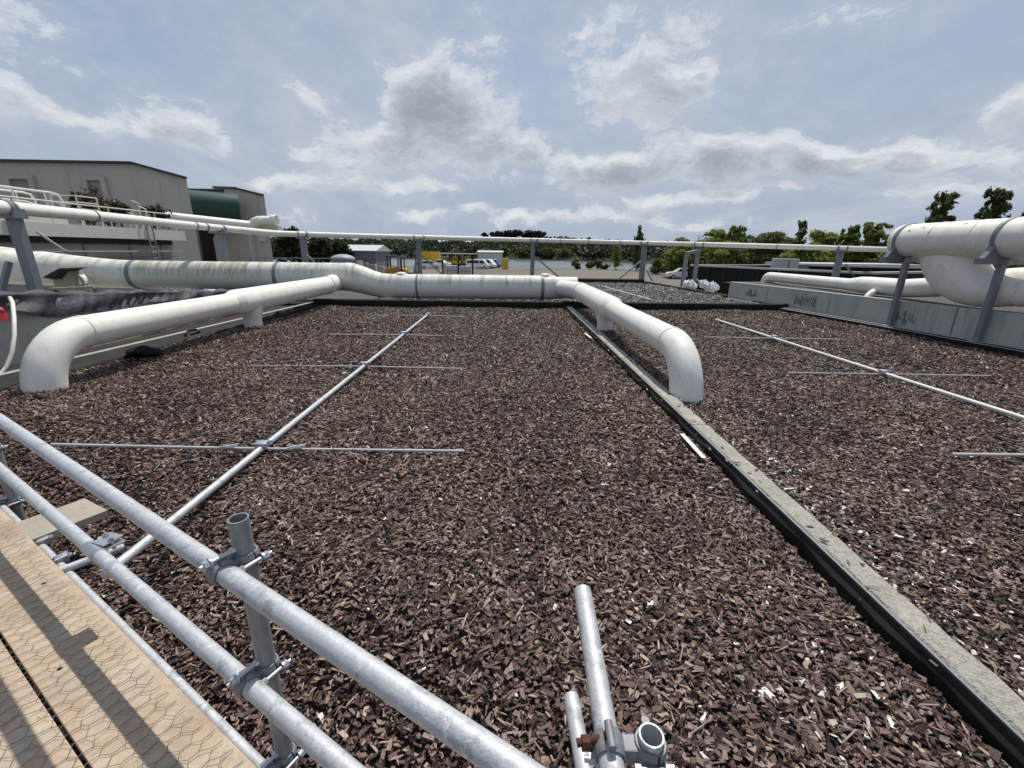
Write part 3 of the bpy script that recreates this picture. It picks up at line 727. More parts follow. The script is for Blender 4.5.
for px, top, w, lab in ((948, 193, 46, 'tall dark tree above the large white duct, left of the pair'), (1002, 187, 42, 'tall dark tree above the large white duct, nearest the right edge'), (1040, 196, 30, 'tall tree half cut off by the right edge')):
    tree_px('tall_tree', lab, px, top, 62, w, 'open', M_leaf_mid, 15000, .14, 'tall trees above the large duct')

# ---- left background trees
for px, top, Y, w, lab in ((287, 226, 80, 30, 'dark tree just right of the far grey building'), (315, 234, 84, 34, 'dark round tree left of the grey shed'), (340, 240, 92, 26, 'dark tree behind the grey shed roof'), (262, 236, 88, 30, 'dark tree half hidden behind the grey building')):
    tree_px('dark_tree', lab, px, top, Y, w, 'round', M_leaf_dark, 2600, .38, 'dark trees beside the grey buildings')

# ---- large grey building
def face_prism(b, pxs, Y, depth, mi=0, zb=YZ):
    tops = [aty(x, y, Y) for x, y in pxs]
    out = [(tops[0].x, Y, zb)]+[tuple(p) for p in tops]+[(tops[-1].x, Y, zb)]
    return b.prism(out, (0, 0, 0), (-depth*.85, depth, 0), mi), tops
t = thing('grey_building', 'large windowless grey rendered building with recessed panels at upper left', 'building', aty(60, 200, 48)+Vector((0, 0, 0)))
b, tops = face_prism(MB(), [(-120, 159.5), (0, 161), (133, 163.3), (186, 178)], 48, 16); b.build('wall', M_render, t)
b = MB()
for i in range(3): b.bar(tops[i]+Vector((0, -.1, .02)), tops[i+1]+Vector((0, -.1, .02)), .5, .22)
b.build('roof_trim', M_trim, t)
for px0, px1, y0, y1 in ((5, 41, 175.3, 200), (82, 114.5, 176.5, 212)):
    a, c2 = aty(px0, y0, 47.99), aty(px1, y1, 47.99); w_ = .5
    f = MB(); f.box(((a.x+c2.x)/2, 47.84, a.z-.18), (c2.x-a.x, .3, .36)); f.box((c2.x-.25, 47.84, (a.z-.36+c2.z)/2), (.5, .3, a.z-.362-c2.z)); f.box((a.x+.25, 47.84, (a.z-.36+c2.z)/2), (.5, .3, a.z-.362-c2.z))
    fr = f.build('panel_frame', M_render, t)
    MB().box(((a.x+c2.x)/2, 47.985, (a.z+c2.z)/2-.2), (c2.x-a.x-1.02, .03, a.z-c2.z-.4)).build('recessed_panel', mat('taupe_panel', (.29, .27, .24), .85, var=.08, scale=.4), t)
# ---- second building, green curved canopy
t = thing('gable_building', 'smaller grey building with dark roof edge right of the green curved canopy', 'building', aty(250, 240, 60))
p1, p2, p3 = aty(214, 187.3, 66), aty(236, 188.3, 60), aty(264, 195.2, 60.5)
b = MB(); out = [p1, p2, p3, p3+Vector((-6, 9, 0)), p1+Vector((-6, 9, 0))]
vs = [(p.x, p.y, YZ) for p in out]+[tuple(p) for p in out]
b.add(vs, [tuple(range(5)), tuple(range(5, 10))]+[(i, (i+1) % 5, 5+(i+1) % 5, 5+i) for i in range(5)]); b.build('wall', M_render, t)
b = MB(); b.bar(p1+Vector((0, -.1, 0)), p2+Vector((0, -.1, 0)), .3, .3); b.bar(p2+Vector((0, -.1, 0)), p3+Vector((0, -.1, 0)), .3, .22); b.build('roof_trim', M_trim, t)
MB().box((aty(270, 230, 59.9).x-1.2, 59.93, aty(255, 238.5, 60).z), (1.0, .12, .7)).build('vent', M_offwhite, t)
t = thing('canopy_annex', 'dark green curved canopy over a gap painted as shade between the two grey buildings', 'building', aty(215, 240, 58))
A, B = aty(180, 207.5, 55.5), aty(240, 212, 58.5); MB().tube([A, B], 2.05, 28).build('canopy', M_green, t)
P1, P2 = aty(178, 190.5, 63.5), aty(216, 191.5, 63.5)
MB().box(((P1.x+P2.x)/2, 64.6, (P1.z+YZ)/2), (P2.x-P1.x+3, 2, P1.z-YZ)).build('back_wall', M_render, t)
MB().box(((P1.x+P2.x)/2, 63.5, P1.z+.05), (P2.x-P1.x+3.3, .5, .4)).build('roof_trim', M_trim, t)
q0, q1 = aty(219, 224, 58.8), aty(246, 224, 58.8)
MB().box(((q0.x+q1.x)/2, 59.5, (q0.z+YZ)/2), (q1.x-q0.x, 1.2, q0.z-YZ)).build('wall', M_render, t)
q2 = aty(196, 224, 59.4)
MB().box(((q2.x+q0.x)/2-.05, 60.1, (q0.z+YZ)/2), (q0.x-q2.x-.12, 1.0, q0.z-YZ-.2)).build('shade_block', M_dark, t)  # solid block, coloured near-black for the shade inside the doorway
MB().box((q0.x-.6, 58.6, 1.2), (.5, .3, 3.0)).build('door_jamb', M_offwhite, t)
# white S bend pipe
pp = [aty(150, 215.5, 40), aty(247, 225.5, 46)]; e0 = pp[1]
path = [pp[0], lerp(pp[0], pp[1], .5), pp[1], aty(251, 225.4, 46.3), aty(253.5, 224, 46.4), aty(255.5, 222, 46.4), aty(259, 220.8, 46.4), aty(264, 220.6, 46.8), aty(275, 221, 47)]
t = thing('cranked_pipe', 'white pipe with a raised crank end in front of the grey gable building', 'pipe', path[3])
MB().tube(path, .45, 16).build('pipe', M_white, t)
MB().tube([path[-1]+Vector((-.3, 0, .05)), path[-1]+Vector((.15, 0, 0))], .56, 16).build('flange', M_white, t)
MB().box(path[-2]+Vector((0, .6, -.9)), (2.4, 1.0, 1.1), bev=.08).build('bracket', M_offwhite, t)

# ---- open concrete tank with white fascia and railings
TX = -19.5
t = thing('concrete_tank', 'long grey concrete tank with white fascia and railings in front of the big building', 'tank', (TX, 20, 0))
b = MB(); b.box((TX-5.6, 19.5, -.4), (10, 16, 4.0)); b.build('wall', mat('stained_concrete', (.30, .30, .275), .9, var=.2, scale=.8, extra=concrete_extra), t)
MB().box((TX-5.2, 19.5, 1.73), (9.6, 15.6, .255)).build('shade_band', M_dark, t)  # solid band; its near-black colour stands for shade under the fascia
MB().box((TX-5, 19.5, 2.14), (10.2, 16.6, .54)).build('fascia', M_offwhite, t)
yy = [11.4+1.45*i for i in range(12)]
b = MB()
for zz in (3.30, 2.88): b.tube([(TX-.05, 11.3, zz), (TX-.05, 27.6, zz)], .035, 6)
b.build('handrail', M_offwhite, t)
for y in yy: MB().tube([(TX-.05, y, 2.41), (TX-.05, y, 3.3)], .03, 6).build('post', M_offwhite, t)
for y in (14.0, 16.6, 19.2, 21.8, 24.4, 26.6): MB().box((TX-.58, y, .2), (.06, .12, 2.8)).build('buttress', M_galv_dull, t)
for y in (18.2, 25.0):
    l = MB(); l.bar((TX+.22, y-.2, -.5), (TX+.22, y-.2, 3.2), .05); l.bar((TX+.22, y+.2, -.5), (TX+.22, y+.2, 3.2), .05)
    for k in range(11): l.tube([(TX+.22, y-.2, -.3+.3*k), (TX+.22, y+.2, -.3+.3*k)], .015, 5)
    l.build('ladder', M_galv_dull, t)
b = MB(); b.tube([(TX+.05, 12, 1.25), (TX+.05, 27.3, 1.25)], .04, 6); b.tube([(TX-.5, 12, .95), (TX-.5, 27.3, .95)], .05, 6); b.build('conduit', M_galv_dull, t)
t = thing('steel_walkway', 'white railed steel walkway with a rounded end at the far left', 'walkway', (-20.6, 15, 2.42))
b = MB(); b.box((-20.7, 16.1, 2.62), (1.3, 10.4, .36)); b.build('deck', M_offwhite, t)
for xo in (-20.08, -21.3):
    b = MB(); 
    for zz in (3.72, 3.36, 3.02):
        b.tube([(xo, 11, zz), (xo, 20.9, zz), (xo, 21.2, zz-.05), (xo, 21.32, zz-.3), (xo, 21.32, 2.8)], .045 if zz > 3.6 else .028, 7)
    b.build('handrail', M_white, t)
    for y in (11.5, 12.8, 14.1, 15.4, 16.7, 18.0, 19.3, 20.6): MB().tube([(xo, y, 2.8), (xo, y, 3.72)], .028, 6).build('post', M_white, t)
t = thing('cage_ladder', 'small white railed landing behind the rounded walkway end', 'railing', (-21.5, 23.0, 2.42))
b = MB()
for zz in (2.9, 3.2, 3.5, 3.78): b.tube([(-21.6, 22.4, zz), (-20.6, 22.6, zz), (-20.6, 23.7, zz)], .03, 6)
b.build('handrail', M_offwhite, t)
for p in ((-21.6, 22.4), (-20.6, 22.6), (-20.6, 23.7)): MB().tube([(p[0], p[1], 2.42), (p[0], p[1], 3.8)], .035, 6).build('post', M_offwhite, t)
for px, top, Y, w, m, lab in ((103, 195.5, 25, 26, M_leaf_brown, 'bronze green shrub on the tank roof below the recessed panel'), (88, 199, 24, 16, M_leaf_brown, 'smaller bronze shrub on the tank roof, left of the bigger one'), (125, 204, 26, 22, M_leaf_dark, 'low dark shrub on the tank roof, right of the bronze ones'), (160, 207, 28, 26, M_leaf_dark, 'dark scrubby shrub at the far end of the tank roof')):
    T = aty(px-8, top, Y); tree('roof_shrub', lab, (T.x, Y, 2.41), max(.6, T.z-2.41)*1.3, w*Y/435*1.2, 'bush', m, .10, 700, 'shrubs on the tank roof', 'shrub')
t = thing('equipment_frame', 'cluster of thin grey pipes and valves on the far end of the tank', 'pipework', (-20.5, 26.4, 2.4))
b = MB()
for i in range(7):
    x = -20.2-.35*i; b.tube([(x, 26.2, 2.41), (x, 26.2, 3.2+.35*math.sin(i*2.1)+.3), (x-.3, 26.2, 3.3+.35*math.sin(i*2.1)+.3)], .045, 6)
b.tube([(-20.0, 26.1, 3.1), (-22.8, 26.1, 3.25)], .05, 6); b.build('pipes', M_offwhite, t)

t = thing('yard_railing', 'thin grey railing behind the left duct, right of the grey buildings', 'railing', (-12, 26, YZ))
r0, r1 = aty(238, 257.5, 27), aty(345, 258.5, 27); b = MB()
for dz in (0, -.35): b.tube([r0+Vector((0, 0, dz)), r1+Vector((0, 0, dz))], .03, 6)
b.build('handrail', M_galv_dull, t)
for i in range(9):
    p = lerp(r0, r1, i/8); MB().tube([p, (p.x, p.y, YZ)], .03, 6).build('post', M_galv_dull, t)

# ---- sheds, tanks, yard clutter
def shed(name, label, pxl, pxr, yroof, yeave, Y, depth, mw, mr, roof_h=None, cat='shed'):
    a, c2 = aty(pxl, yeave, Y), aty(pxr, yeave, Y); rz = aty((pxl+pxr)/2, yroof, Y).z; t = thing(name, label, cat, ((a.x+c2.x)/2, Y, YZ))
    MB().box(((a.x+c2.x)/2, Y+depth/2, (a.z+YZ)/2), (c2.x-a.x, depth, a.z-YZ)).build('wall', mw, t)
    b = MB(); o = .3; zr = rz
    b.prism([(a.x-o, Y-o, a.z+.01), (a.x-o, Y-o, a.z+.14), (a.x-o, Y+depth/2, zr), (a.x-o, Y+depth+o, a.z+.14), (a.x-o, Y+depth+o, a.z+.01)], (0, 0, 0), (c2.x-a.x+2*o, 0, 0)); b.build('roof', mr, t)
    return t
M_shedgrey = mat('grey_shed_wall', (.16, .17, .17), .8, var=.2, scale=.4)
shed('grey_shed', 'grey shed with wide pale metal roof left of the yellow container', 340, 375, 244.5, 251, 96, 12, M_shedgrey, M_far_roof)
t = thing('yard_canopy', 'long low canopy with pale roof on posts behind the parked pickup', 'canopy', aty(459, 258, 118)); a, c2 = aty(440, 254, 118), aty(478, 254, 118)
MB().box(((a.x+c2.x)/2, 120, a.z+.12), (c2.x-a.x+.6, 6, .22)).build('roof', M_far_roof, t)
for i in range(6): MB().box((a.x+.2+(c2.x-a.x-.4)*i/5, 117.4, (a.z+YZ)/2), (.14, .14, a.z-YZ)).build('post', M_offwhite, t)
MB().box(((a.x+c2.x)/2, 122.8, (a.z-.8+YZ)/2), (c2.x-a.x, .2, a.z-.8-YZ)).build('back_wall', M_shedgrey, t)
for px, lab in ((446, 'yellow machine under the canopy, left one'), (456.5, 'yellow machine under the middle of the canopy'), (468, 'yellow machine under the canopy, right one')):
    p = aty(px, 262, 116.4); m = thing('yard_machine', lab, 'machine', (p.x, 116.4, YZ), 'yellow machines under the canopy'); o = Vector((p.x, 116.4, YZ))
    MB().prism([o+Vector(q) for q in ((-1.1, -.6, .5), (1.1, -.6, .5), (1.15, -.6, 1.2), (.2, -.6, 1.35), (-1.1, -.6, 1.3))], (0, 0, 0), (0, 1.2, 0)).build('body', M_yellow, m)
    b = MB()
    for x in (-.7, .1): b.box(o+Vector((x, -.5, 1.75)), (.09, .09, .9)); b.box(o+Vector((x, .5, 1.75)), (.09, .09, .9))
    b.box(o+Vector((-.3, 0, 2.22)), (1.05, 1.2, .1)); b.build('cab', M_yellow, m)
    for x in (-.7, .7): MB().tube([o+Vector((x, -.72, .4)), o+Vector((x, -.45, .4))], .4, 14).build('wheel', M_tyre, m)
    MB().bar(o+Vector((1.0, 0, 1.1)), o+Vector((1.75, 0, 1.9)), .16).build('boom', M_yellow, m)
shed('white_shed', 'small white shed behind the parked vans', 478, 502, 250.5, 252.5, 116, 8, M_offwhite, M_far_roof)
def container(name, label, px0, px1, y0, Y, m, cat='container', base=YZ, dp=2.4):
    a, c2 = aty(px0, y0, Y), aty(px1, y0, Y); t = thing(name, label, cat, ((a.x+c2.x)/2, Y, base)); h = a.z-base; w = c2.x-a.x
    MB().box(((a.x+c2.x)/2, Y+dp/2, base+h/2), (w, dp, h)).build('body', m, t)
    b = MB(); n = max(4, int(w/.35))
    for i in range(n): b.box((a.x+w*(i+.5)/n, Y-.03, base+h/2), (w/n*.5, .06, h*.86))
    b.build('ribs', m, t)
    return t
container('shipping_container', 'yellow container behind the white car left of the rail post', 420, 439, 251.5, 108, M_yellow)
container('yellow_skip', 'small yellow box standing right of the parked vans', 502, 508.5, 258.5, 100, M_yellow, 'box')
t = thing('dome_tank', 'grey tank with a pale domed top behind the left duct', 'tank', aty(342, 262, 40)*1.0)
c0 = aty(343, 259.3, 40); r_ = 11*40/435
MB().tube([(c0.x, 40, YZ), (c0.x, 40, c0.z)], r_, 24).build('body', M_galv_dull, t); MB().sphere((c0.x, 40, c0.z), r_*1.03, 24, 8, sc=(1, 1, .42), half=True).build('dome', mat('grey_dome', (.30, .31, .32), .6, var=.15, scale=2), t)
MB().box((c0.x+r_+.35, 40.2, (c0.z+YZ)/2), (.4, .4, c0.z-YZ-.2)).build('side_cabinet', M_offwhite, t)
# crates and bagged material in the yard
for px0, px1, y0, Y, lab in ((361, 367, 262.5, 46, 'white tote crate left of the orange loader, farthest left'), (368, 375, 264, 44, 'white tote crate, second one left of the orange loader'), (376, 383, 266, 46, 'low white crate beside the orange loader'), (444, 457, 265.5, 60, 'caged white bulk tank between the dark posts, left one'), (459, 471, 266, 60, 'caged white bulk tank between the dark posts, right one')):
    a, c2 = aty(px0, y0, Y), aty(px1, y0, Y); w = c2.x-a.x; t = thing('bulk_crate', lab, 'crate', ((a.x+c2.x)/2, Y, YZ), 'white bulk crates in the yard'); zb = a.z-min(1.1, w*1.0)
    MB().box(((a.x+c2.x)/2, Y+w/2, (a.z+YZ+.14)/2), (w*.94, w*.94, a.z-YZ-.2), bev=.05).build('tank', M_offwhite, t)
    b = MB()
    for i in range(5):
        x = a.x+w*i/4; b.bar((x, Y-.02, YZ+.1), (x, Y-.02, a.z), .05)
    for i in range(4):
        z = YZ+.15+(a.z-YZ-.2)*i/3; b.bar((a.x, Y-.05, z), (c2.x, Y-.05, z), .05)
    b.build('cage', M_galv_dull, t); MB().box(((a.x+c2.x)/2, Y+w/2, YZ+.06), (w, w, .12)).build('pallet', M_board, t)
for px, lab in ((442.5, 'dark yard post nearest the rail stand'), (458, 'dark yard post between the two caged tanks'), (472.5, 'dark yard post left of the vans')):
    p = aty(px, 260, 42); b = MB(); b.box((p.x, 42, (p.z+YZ)/2), (.14, .14, p.z-YZ)); b.box((p.x, 42, p.z+.03), (.2, .2, .06)); tag(b.build('bollard_post', M_dark, origin=(p.x, 42, YZ)), lab, 'post', 'dark posts in the yard')
t = thing('white_barrier', 'low white barrier bar with an upright end behind the white duct', 'barrier', aty(500, 274, 38))
a, c2 = aty(484.5, 273.6, 38), aty(515, 274.4, 38); up = aty(484.5, 268.8, 38)
MB().bar(a, c2, .11).build('rail', M_white, t)
MB().bar((up.x, 38, YZ), up, .12).build('post', M_white, t); MB().bar((c2.x-.3, 38, YZ), c2+Vector((-.3, 0, -.06)), .12).build('post', M_white, t)

# ---- vehicles
def vehicle(name, label, cat, px, ybase, Y, L, H_, Wd, profile, glass, wheels, m, face=1, group=None, rz=0.0):
    """side profile (x along the car, z up, metres), glass outline, wheel x positions"""
    g0 = aty(px, ybase, Y); t = thing(name, label, cat, (g0.x, Y, YZ), group); o = Vector((g0.x, Y, YZ))
    bm_ = MB(); P = [Vector((x*face, -Wd/2, z))+o for x, z in profile]; bm_.prism(P, (0, 0, 0), (0, Wd, 0)); body = bm_.build('body', m, t)
    mod = body.modifiers.new('bevel', 'BEVEL'); mod.width = .07; mod.segments = 2; mod.limit_method = 'ANGLE'
    for gl in glass:
        for yy_, dd in ((-Wd/2-.012, .012), (Wd/2, .012)):
            MB().prism([Vector((x*face, yy_, z))+o for x, z in gl], (0, 0, 0), (0, dd, 0)).build('side_window', M_glass, t)
    for wx in wheels:
        for sy in (-1, 1):
            c = o+Vector((wx*face, sy*(Wd/2-.09), .34)); w = MB().tube([c+Vector((0, -.12*1, 0)), c+Vector((0, .12, 0))], .34, 18).build('wheel', M_tyre, t)
            MB().tube([c+Vector((0, sy*.115, 0)), c+Vector((0, sy*.13, 0))], .2, 14).build('rim', M_galv, w)
    fx = max(p[0] for p in profile)
    for sy in (-1, 1): MB().box(o+Vector(((fx-.06)*face, sy*(Wd/2-.25), .78)), (.18, .34, .17)).build('headlight', M_lamp, t)
    t.rotation_euler = (0, 0, rz); return t
van_prof = [(-2.5, .35), (2.45, .35), (2.5, .85), (2.15, 1.12), (1.45, 1.95), (1.2, 2.05), (-2.45, 2.05), (-2.5, 1.9)]
van_glass = [[(.55, 1.2), (1.75, 1.2), (1.3, 1.8), (.55, 1.82)], [(-2.2, 1.25), (.35, 1.25), (.35, 1.82), (-2.2, 1.82)]]
ute_prof = [(-2.6, .4), (2.55, .4), (2.6, .95), (2.4, 1.08), (1.35, 1.18), (.75, 1.75), (-.55, 1.78), (-.75, 1.15), (-2.55, 1.15), (-2.6, 1.0)]
ute_glass = [[(-.45, 1.2), (1.1, 1.2), (.7, 1.65), (-.45, 1.68)]]
suv_prof = [(-2.25, .35), (2.2, .35), (2.28, .8), (2.1, 1.02), (1.15, 1.12), (.45, 1.66), (-1.6, 1.70), (-2.15, 1.2), (-2.28, .9)]
suv_glass = [[(-1.75, 1.15), (.85, 1.15), (.4, 1.57), (-1.5, 1.60)]]
gv = 'vehicles parked in the yard'
vehicle('parked_van', 'white van parked nearest, left of the other vans', 'van', 478, 268, 100, 5, 2, 1.9, van_prof, van_glass, (1.55, -1.5), M_carwhite, 1, gv, R(-8))
vehicle('parked_van', 'white van half hidden behind the nearest white van', 'van', 485.5, 267, 104, 5, 2, 1.9, van_prof, van_glass, (1.55, -1.5), M_carwhite, 1, gv, R(-20))
vehicle('parked_van', 'white and blue van at the right end of the parked row', 'van', 491.5, 266, 108, 5, 2, 1.9, van_prof, van_glass, (1.55, -1.5), M_carblue, 1, gv, R(-25))
vehicle('pickup_truck', 'white pickup truck in front of the long yellow shed', 'pickup', 440, 265, 106, 5, 2, 1.9, ute_prof, ute_glass, (1.6, -1.55), M_carwhite, 1, gv, R(-12))
vehicle('parked_car', 'white car in front of the yellow container', 'car', 430, 266, 98, 5, 2, 1.8, suv_prof, suv_glass, (1.4, -1.35), M_carwhite, 1, gv, R(12))
vehicle('parked_car', 'white car facing left near the rail frame on the right', 'car', 681, 277, 70, 5, 2, 1.85, suv_prof, suv_glass, (1.4, -1.35), M_carwhite, -1, gv, R(-6))
# black trailer behind the white car
t = thing('box_trailer', 'black box trailer parked behind the white car', 'trailer', aty(677, 272, 78)); a = aty(668, 262, 78); c2 = aty(690, 262, 78)
MB().box(((a.x+c2.x)/2, 79, (a.z+YZ+.5)/2), (c2.x-a.x, 2.1, a.z-YZ-.5), bev=.06).build('body', M_dark, t)
for x in (a.x+1.2, c2.x-1.2):
    MB().tube([(x, 77.9, YZ+.35), (x, 78.15, YZ+.35)], .35, 16).build('wheel', M_tyre, t)
MB().box((a.x-.6, 79, YZ+.5), (1.2, .12, .1)).build('drawbar', M_galv_dull, t)
# orange loader and forklift
t = thing('wheel_loader', 'orange yellow loader machine behind the white duct', 'loader', (aty(394, 270, 48).x, 48, YZ)); o = Vector((aty(394, 270, 48).x, 48, YZ))
b = MB(); b.prism([o+Vector(p) for p in ((-.9, -.6, .55), (.95, -.6, .55), (.95, -.6, 1.35), (.3, -.6, 1.55), (-.9, -.6, 1.35))], (0, 0, 0), (0, 1.2, 0)); b.build('body', M_amber, t)
b = MB(); 
for x, y in ((-.35, -.5), (.45, -.5), (-.35, .5), (.45, .5)): b.bar(o+Vector((x, y, 1.4)), o+Vector((x, y, 2.25)), .07)
b.box(o+Vector((.05, 0, 2.28)), (1.0, 1.15, .07)); b.build('cab_frame', M_dark, t); t.scale = (1.4, 1.4, 1.4)
for x in (-.6, .65):
    for y in (-.62, .62):
        w = MB().tube([o+Vector((x, y-.12, .42)), o+Vector((x, y+.12, .42))], .42, 18).build('wheel', M_tyre, t); MB().tube([o+Vector((x, y-.14, .42)), o+Vector((x, y-.12, .42))], .2, 12).build('rim', M_amber, w)
b = MB(); b.bar(o+Vector((-.8, -.45, 1.2)), o+Vector((-1.5, -.45, .5)), .12); b.bar(o+Vector((-.8, .45, 1.2)), o+Vector((-1.5, .45, .5)), .12); b.build('lift_arm', M_amber, t)
b = MB(); b.prism([o+Vector(p) for p in ((-1.45, -.75, .9), (-1.4, -.75, .2), (-2.05, -.75, .12), (-1.6, -.75, .3))], (0, 0, 0), (0, 1.5, 0)); b.build('bucket', M_amber, t)
t = thing('forklift', 'dark forklift with tall mast between loader and rail post', 'forklift', (aty(410, 270, 47).x, 47, YZ)); o = Vector((aty(410, 270, 47).x, 47, YZ))
b = MB(); b.box(o+Vector((.1, 0, .75)), (1.3, 1.0, .8), bev=.08); b.build('body', M_dark, t)
b = MB()
for x in (-.5, .55):
    for y in (-.45, .45): b.bar(o+Vector((x, y, 1.1)), o+Vector((x, y, 2.15)), .07)
b.box(o+Vector((.02, 0, 2.17)), (1.2, 1.05, .06)); b.build('guard', M_dark, t); t.scale = (1.4, 1.4, 1.4)
b = MB(); b.bar(o+Vector((-.75, -.35, .1)), o+Vector((-.75, -.35, 2.3)), .1); b.bar(o+Vector((-.75, .35, .1)), o+Vector((-.75, .35, 2.3)), .1); b.bar(o+Vector((-.75, -.35, 1.4)), o+Vector((-.75, .35, 1.4)), .1); b.build('mast', M_galv_dull, t)
for x in (-.4, .6):
    for y in (-.5, .5): MB().tube([o+Vector((x, y-.1, .32)), o+Vector((x, y+.1, .32))], .32, 16).build('wheel', M_tyre, t)
for y in (-.25, .25): MB().box(o+Vector((-1.3, y, .15)), (1.0, .1, .05)).build('fork', M_galv_dull, t)

# pale houses on the far hill
for px, y, Y, w, lab in ((443, 243.2, 300, 5, 'tiny white house on the far hill, left one'), (471, 243, 310, 6, 'tiny white house on the far hill above the white shed'), (631, 249.5, 260, 9, 'pale house on the hill left of the slim poplar'), (655, 249, 290, 8, 'pale house on the hill right of the slim poplar')):
    p = aty(px, y, Y); ww = w*Y/435; t = thing('hill_house', lab, 'house', (p.x, Y, p.z-3), 'houses on the far hill')
    MB().box((p.x, Y-8, p.z-1.6), (ww, 6, 3.6)).build('wall', M_offwhite, t)
    MB().prism([(p.x-ww/2-.4, Y-11.3, p.z+.2), (p.x-ww/2-.4, Y-8, p.z+1.6), (p.x-ww/2-.4, Y-4.7, p.z+.2)], (0, 0, 0), (ww+.8, 0, 0)).build('roof', M_far_roof, t)
    for k in (-.28, .1): MB().box((p.x+k*ww, Y-11.02, p.z-1.2), (ww*.16, .08, 1.2)).build('window', M_glass, t)

# ---- black tank on the right with things on its rim
A, B = aty(690, 266.5, 26), aty(868, 271.5, 17.5); zt = .78
t = thing('black_tank', 'large low black walled tank with a pale rim behind the concrete wall', 'tank', ((A.x+B.x)/2, (A.y+B.y)/2, YZ))
d = Vector((B.x-A.x, B.y-A.y, 0)).normalized(); q = Vector((-d.y, d.x, 0)); q = q if q.y > 0 else -q
cor = [Vector((A.x, A.y, 0)), Vector((B.x, B.y, 0)), Vector((B.x, B.y, 0))+q*14, Vector((A.x, A.y, 0))+q*9]
for i in range(4):
    p0, p1 = cor[i], cor[(i+1) % 4]; MB().bar(p0+Vector((0, 0, (zt+YZ)/2)), p1+Vector((0, 0, (zt+YZ)/2)), .25, zt-YZ).build('wall', M_liner, t)
    dd = (p1-p0).normalized(); MB().bar(p0+dd*.14+Vector((0, 0, zt+.05)), p1-dd*.14+Vector((0, 0, zt+.05)), .34, .08).build('rim', M_conc, t)
b = MB(); b.add([p+Vector((0, 0, zt-.35)) for p in cor], [(0, 1, 2, 3)]); b.build('liquid_cover', M_liner, t, fixn=False)
b = MB()
for i in range(9):
    p = lerp(cor[0], cor[1], (i+.5)/9)-q*.14; b.bar(p+Vector((0, 0, YZ)), p+Vector((0, 0, zt-.02)), .05)
b.build('seams', M_dark, t)
p0 = lerp(cor[0], cor[1], .47); P = aty(785, 263, p0.y+3.4)
t = thing('control_cabinet', 'white control cabinet standing behind the black tank rim', 'cabinet', (P.x, P.y, zt-.35)); w = 21*P.y/435
MB().box((P.x, P.y, (aty(785, 258.6, P.y).z+zt-.35)/2), (w, .7, aty(785, 258.6, P.y).z-zt+.35), rz=-.3, bev=.02).build('body', M_offwhite, t)
MB().box((P.x-.05, P.y-.45, zt+.2), (w*.02, .04, .5), rz=-.3).build('handle', M_dark, t)
MB().box((P.x+w*.72, P.y-.1, zt+.02), (w*.5, .5, .35), bev=.03).build('valve_box', M_galv_dull, t)
a, c2 = aty(806, 263.2, 36), aty(925, 266, 36)
t = thing('pale_flat_roof', 'long pale flat roofed shed behind the black tank', 'shed', ((a.x+c2.x)/2, 36, YZ))
MB().box(((a.x+c2.x)/2, 38.5, (a.z-.2+YZ)/2), (c2.x-a.x, 5, a.z-.2-YZ)).build('wall', M_offwhite, t); MB().box(((a.x+c2.x)/2, 38.5, a.z-.1), (c2.x-a.x+.6, 5.6, .18)).build('roof', M_far_roof, t)
# ledge outside the far bed, white sacks on it
b = MB(); b.prism([(7.72, 15.95, YZ), (12.4, 15.95, YZ), (12.0, 19.6, YZ), (7.9, 20.6, YZ)], (0, 0, 0), (0, 0, -.62-YZ)); struct(b.build('side_ledge', M_conc))
def sack(px, y, Y, w, lab):
    c = aty(px, y, Y); b = MB(); n, k = 44, 26; vs = []; r = w*Y/435/2
    for i in range(k+1):
        for j in range(n):
            tt = math.pi*i/k; a = 2*math.pi*j/n; f = 1+.16*math.sin(3*a+px)+.12*math.sin(5*a+2*tt)+.10*math.cos(4*tt+a)
            vs.append((c.x+r*f*math.sin(tt)*math.cos(a), c.y+r*.8*f*math.sin(tt)*math.sin(a), max(-.62, c.z+r*.62*f*math.cos(tt)+.03*math.sin(9*a+4*tt)+.02*math.sin(13*tt-5*a))))
    b.add(vs, [(i*n+j, (i+1)*n+j, (i+1)*n+(j+1) % n, i*n+(j+1) % n) for i in range(k) for j in range(n)], 0, True)
    tag(b.build('white_sack', M_bag, origin=(c.x, c.y, -.62), fixn=False), lab, 'sack', 'white sacks by the rail frame')
sack(690, 285.5, 18.4, 13, 'crumpled white sack left of the rail frame legs'); sack(704, 284, 18.8, 9, 'white sack between the rail frame legs'); sack(711, 287.5, 17.6, 13, 'crumpled white sack right of the rail frame legs')
# ================================================================== DUCTS
def band(b, c, axis, r, w, n=28):
    axis = Vector(axis).normalized(); return b.tube([Vector(c)-axis*w/2, Vector(c)+axis*w/2], r, n)
HY = 13.3
HZ_L, HR_L, HZ_R, HR_R = .71, .40, .462, .350
duct = thing('exhaust_duct', 'weathered white header duct with two curved branches reaching down into the mulch beds', 'duct', (-4, HY, 0))
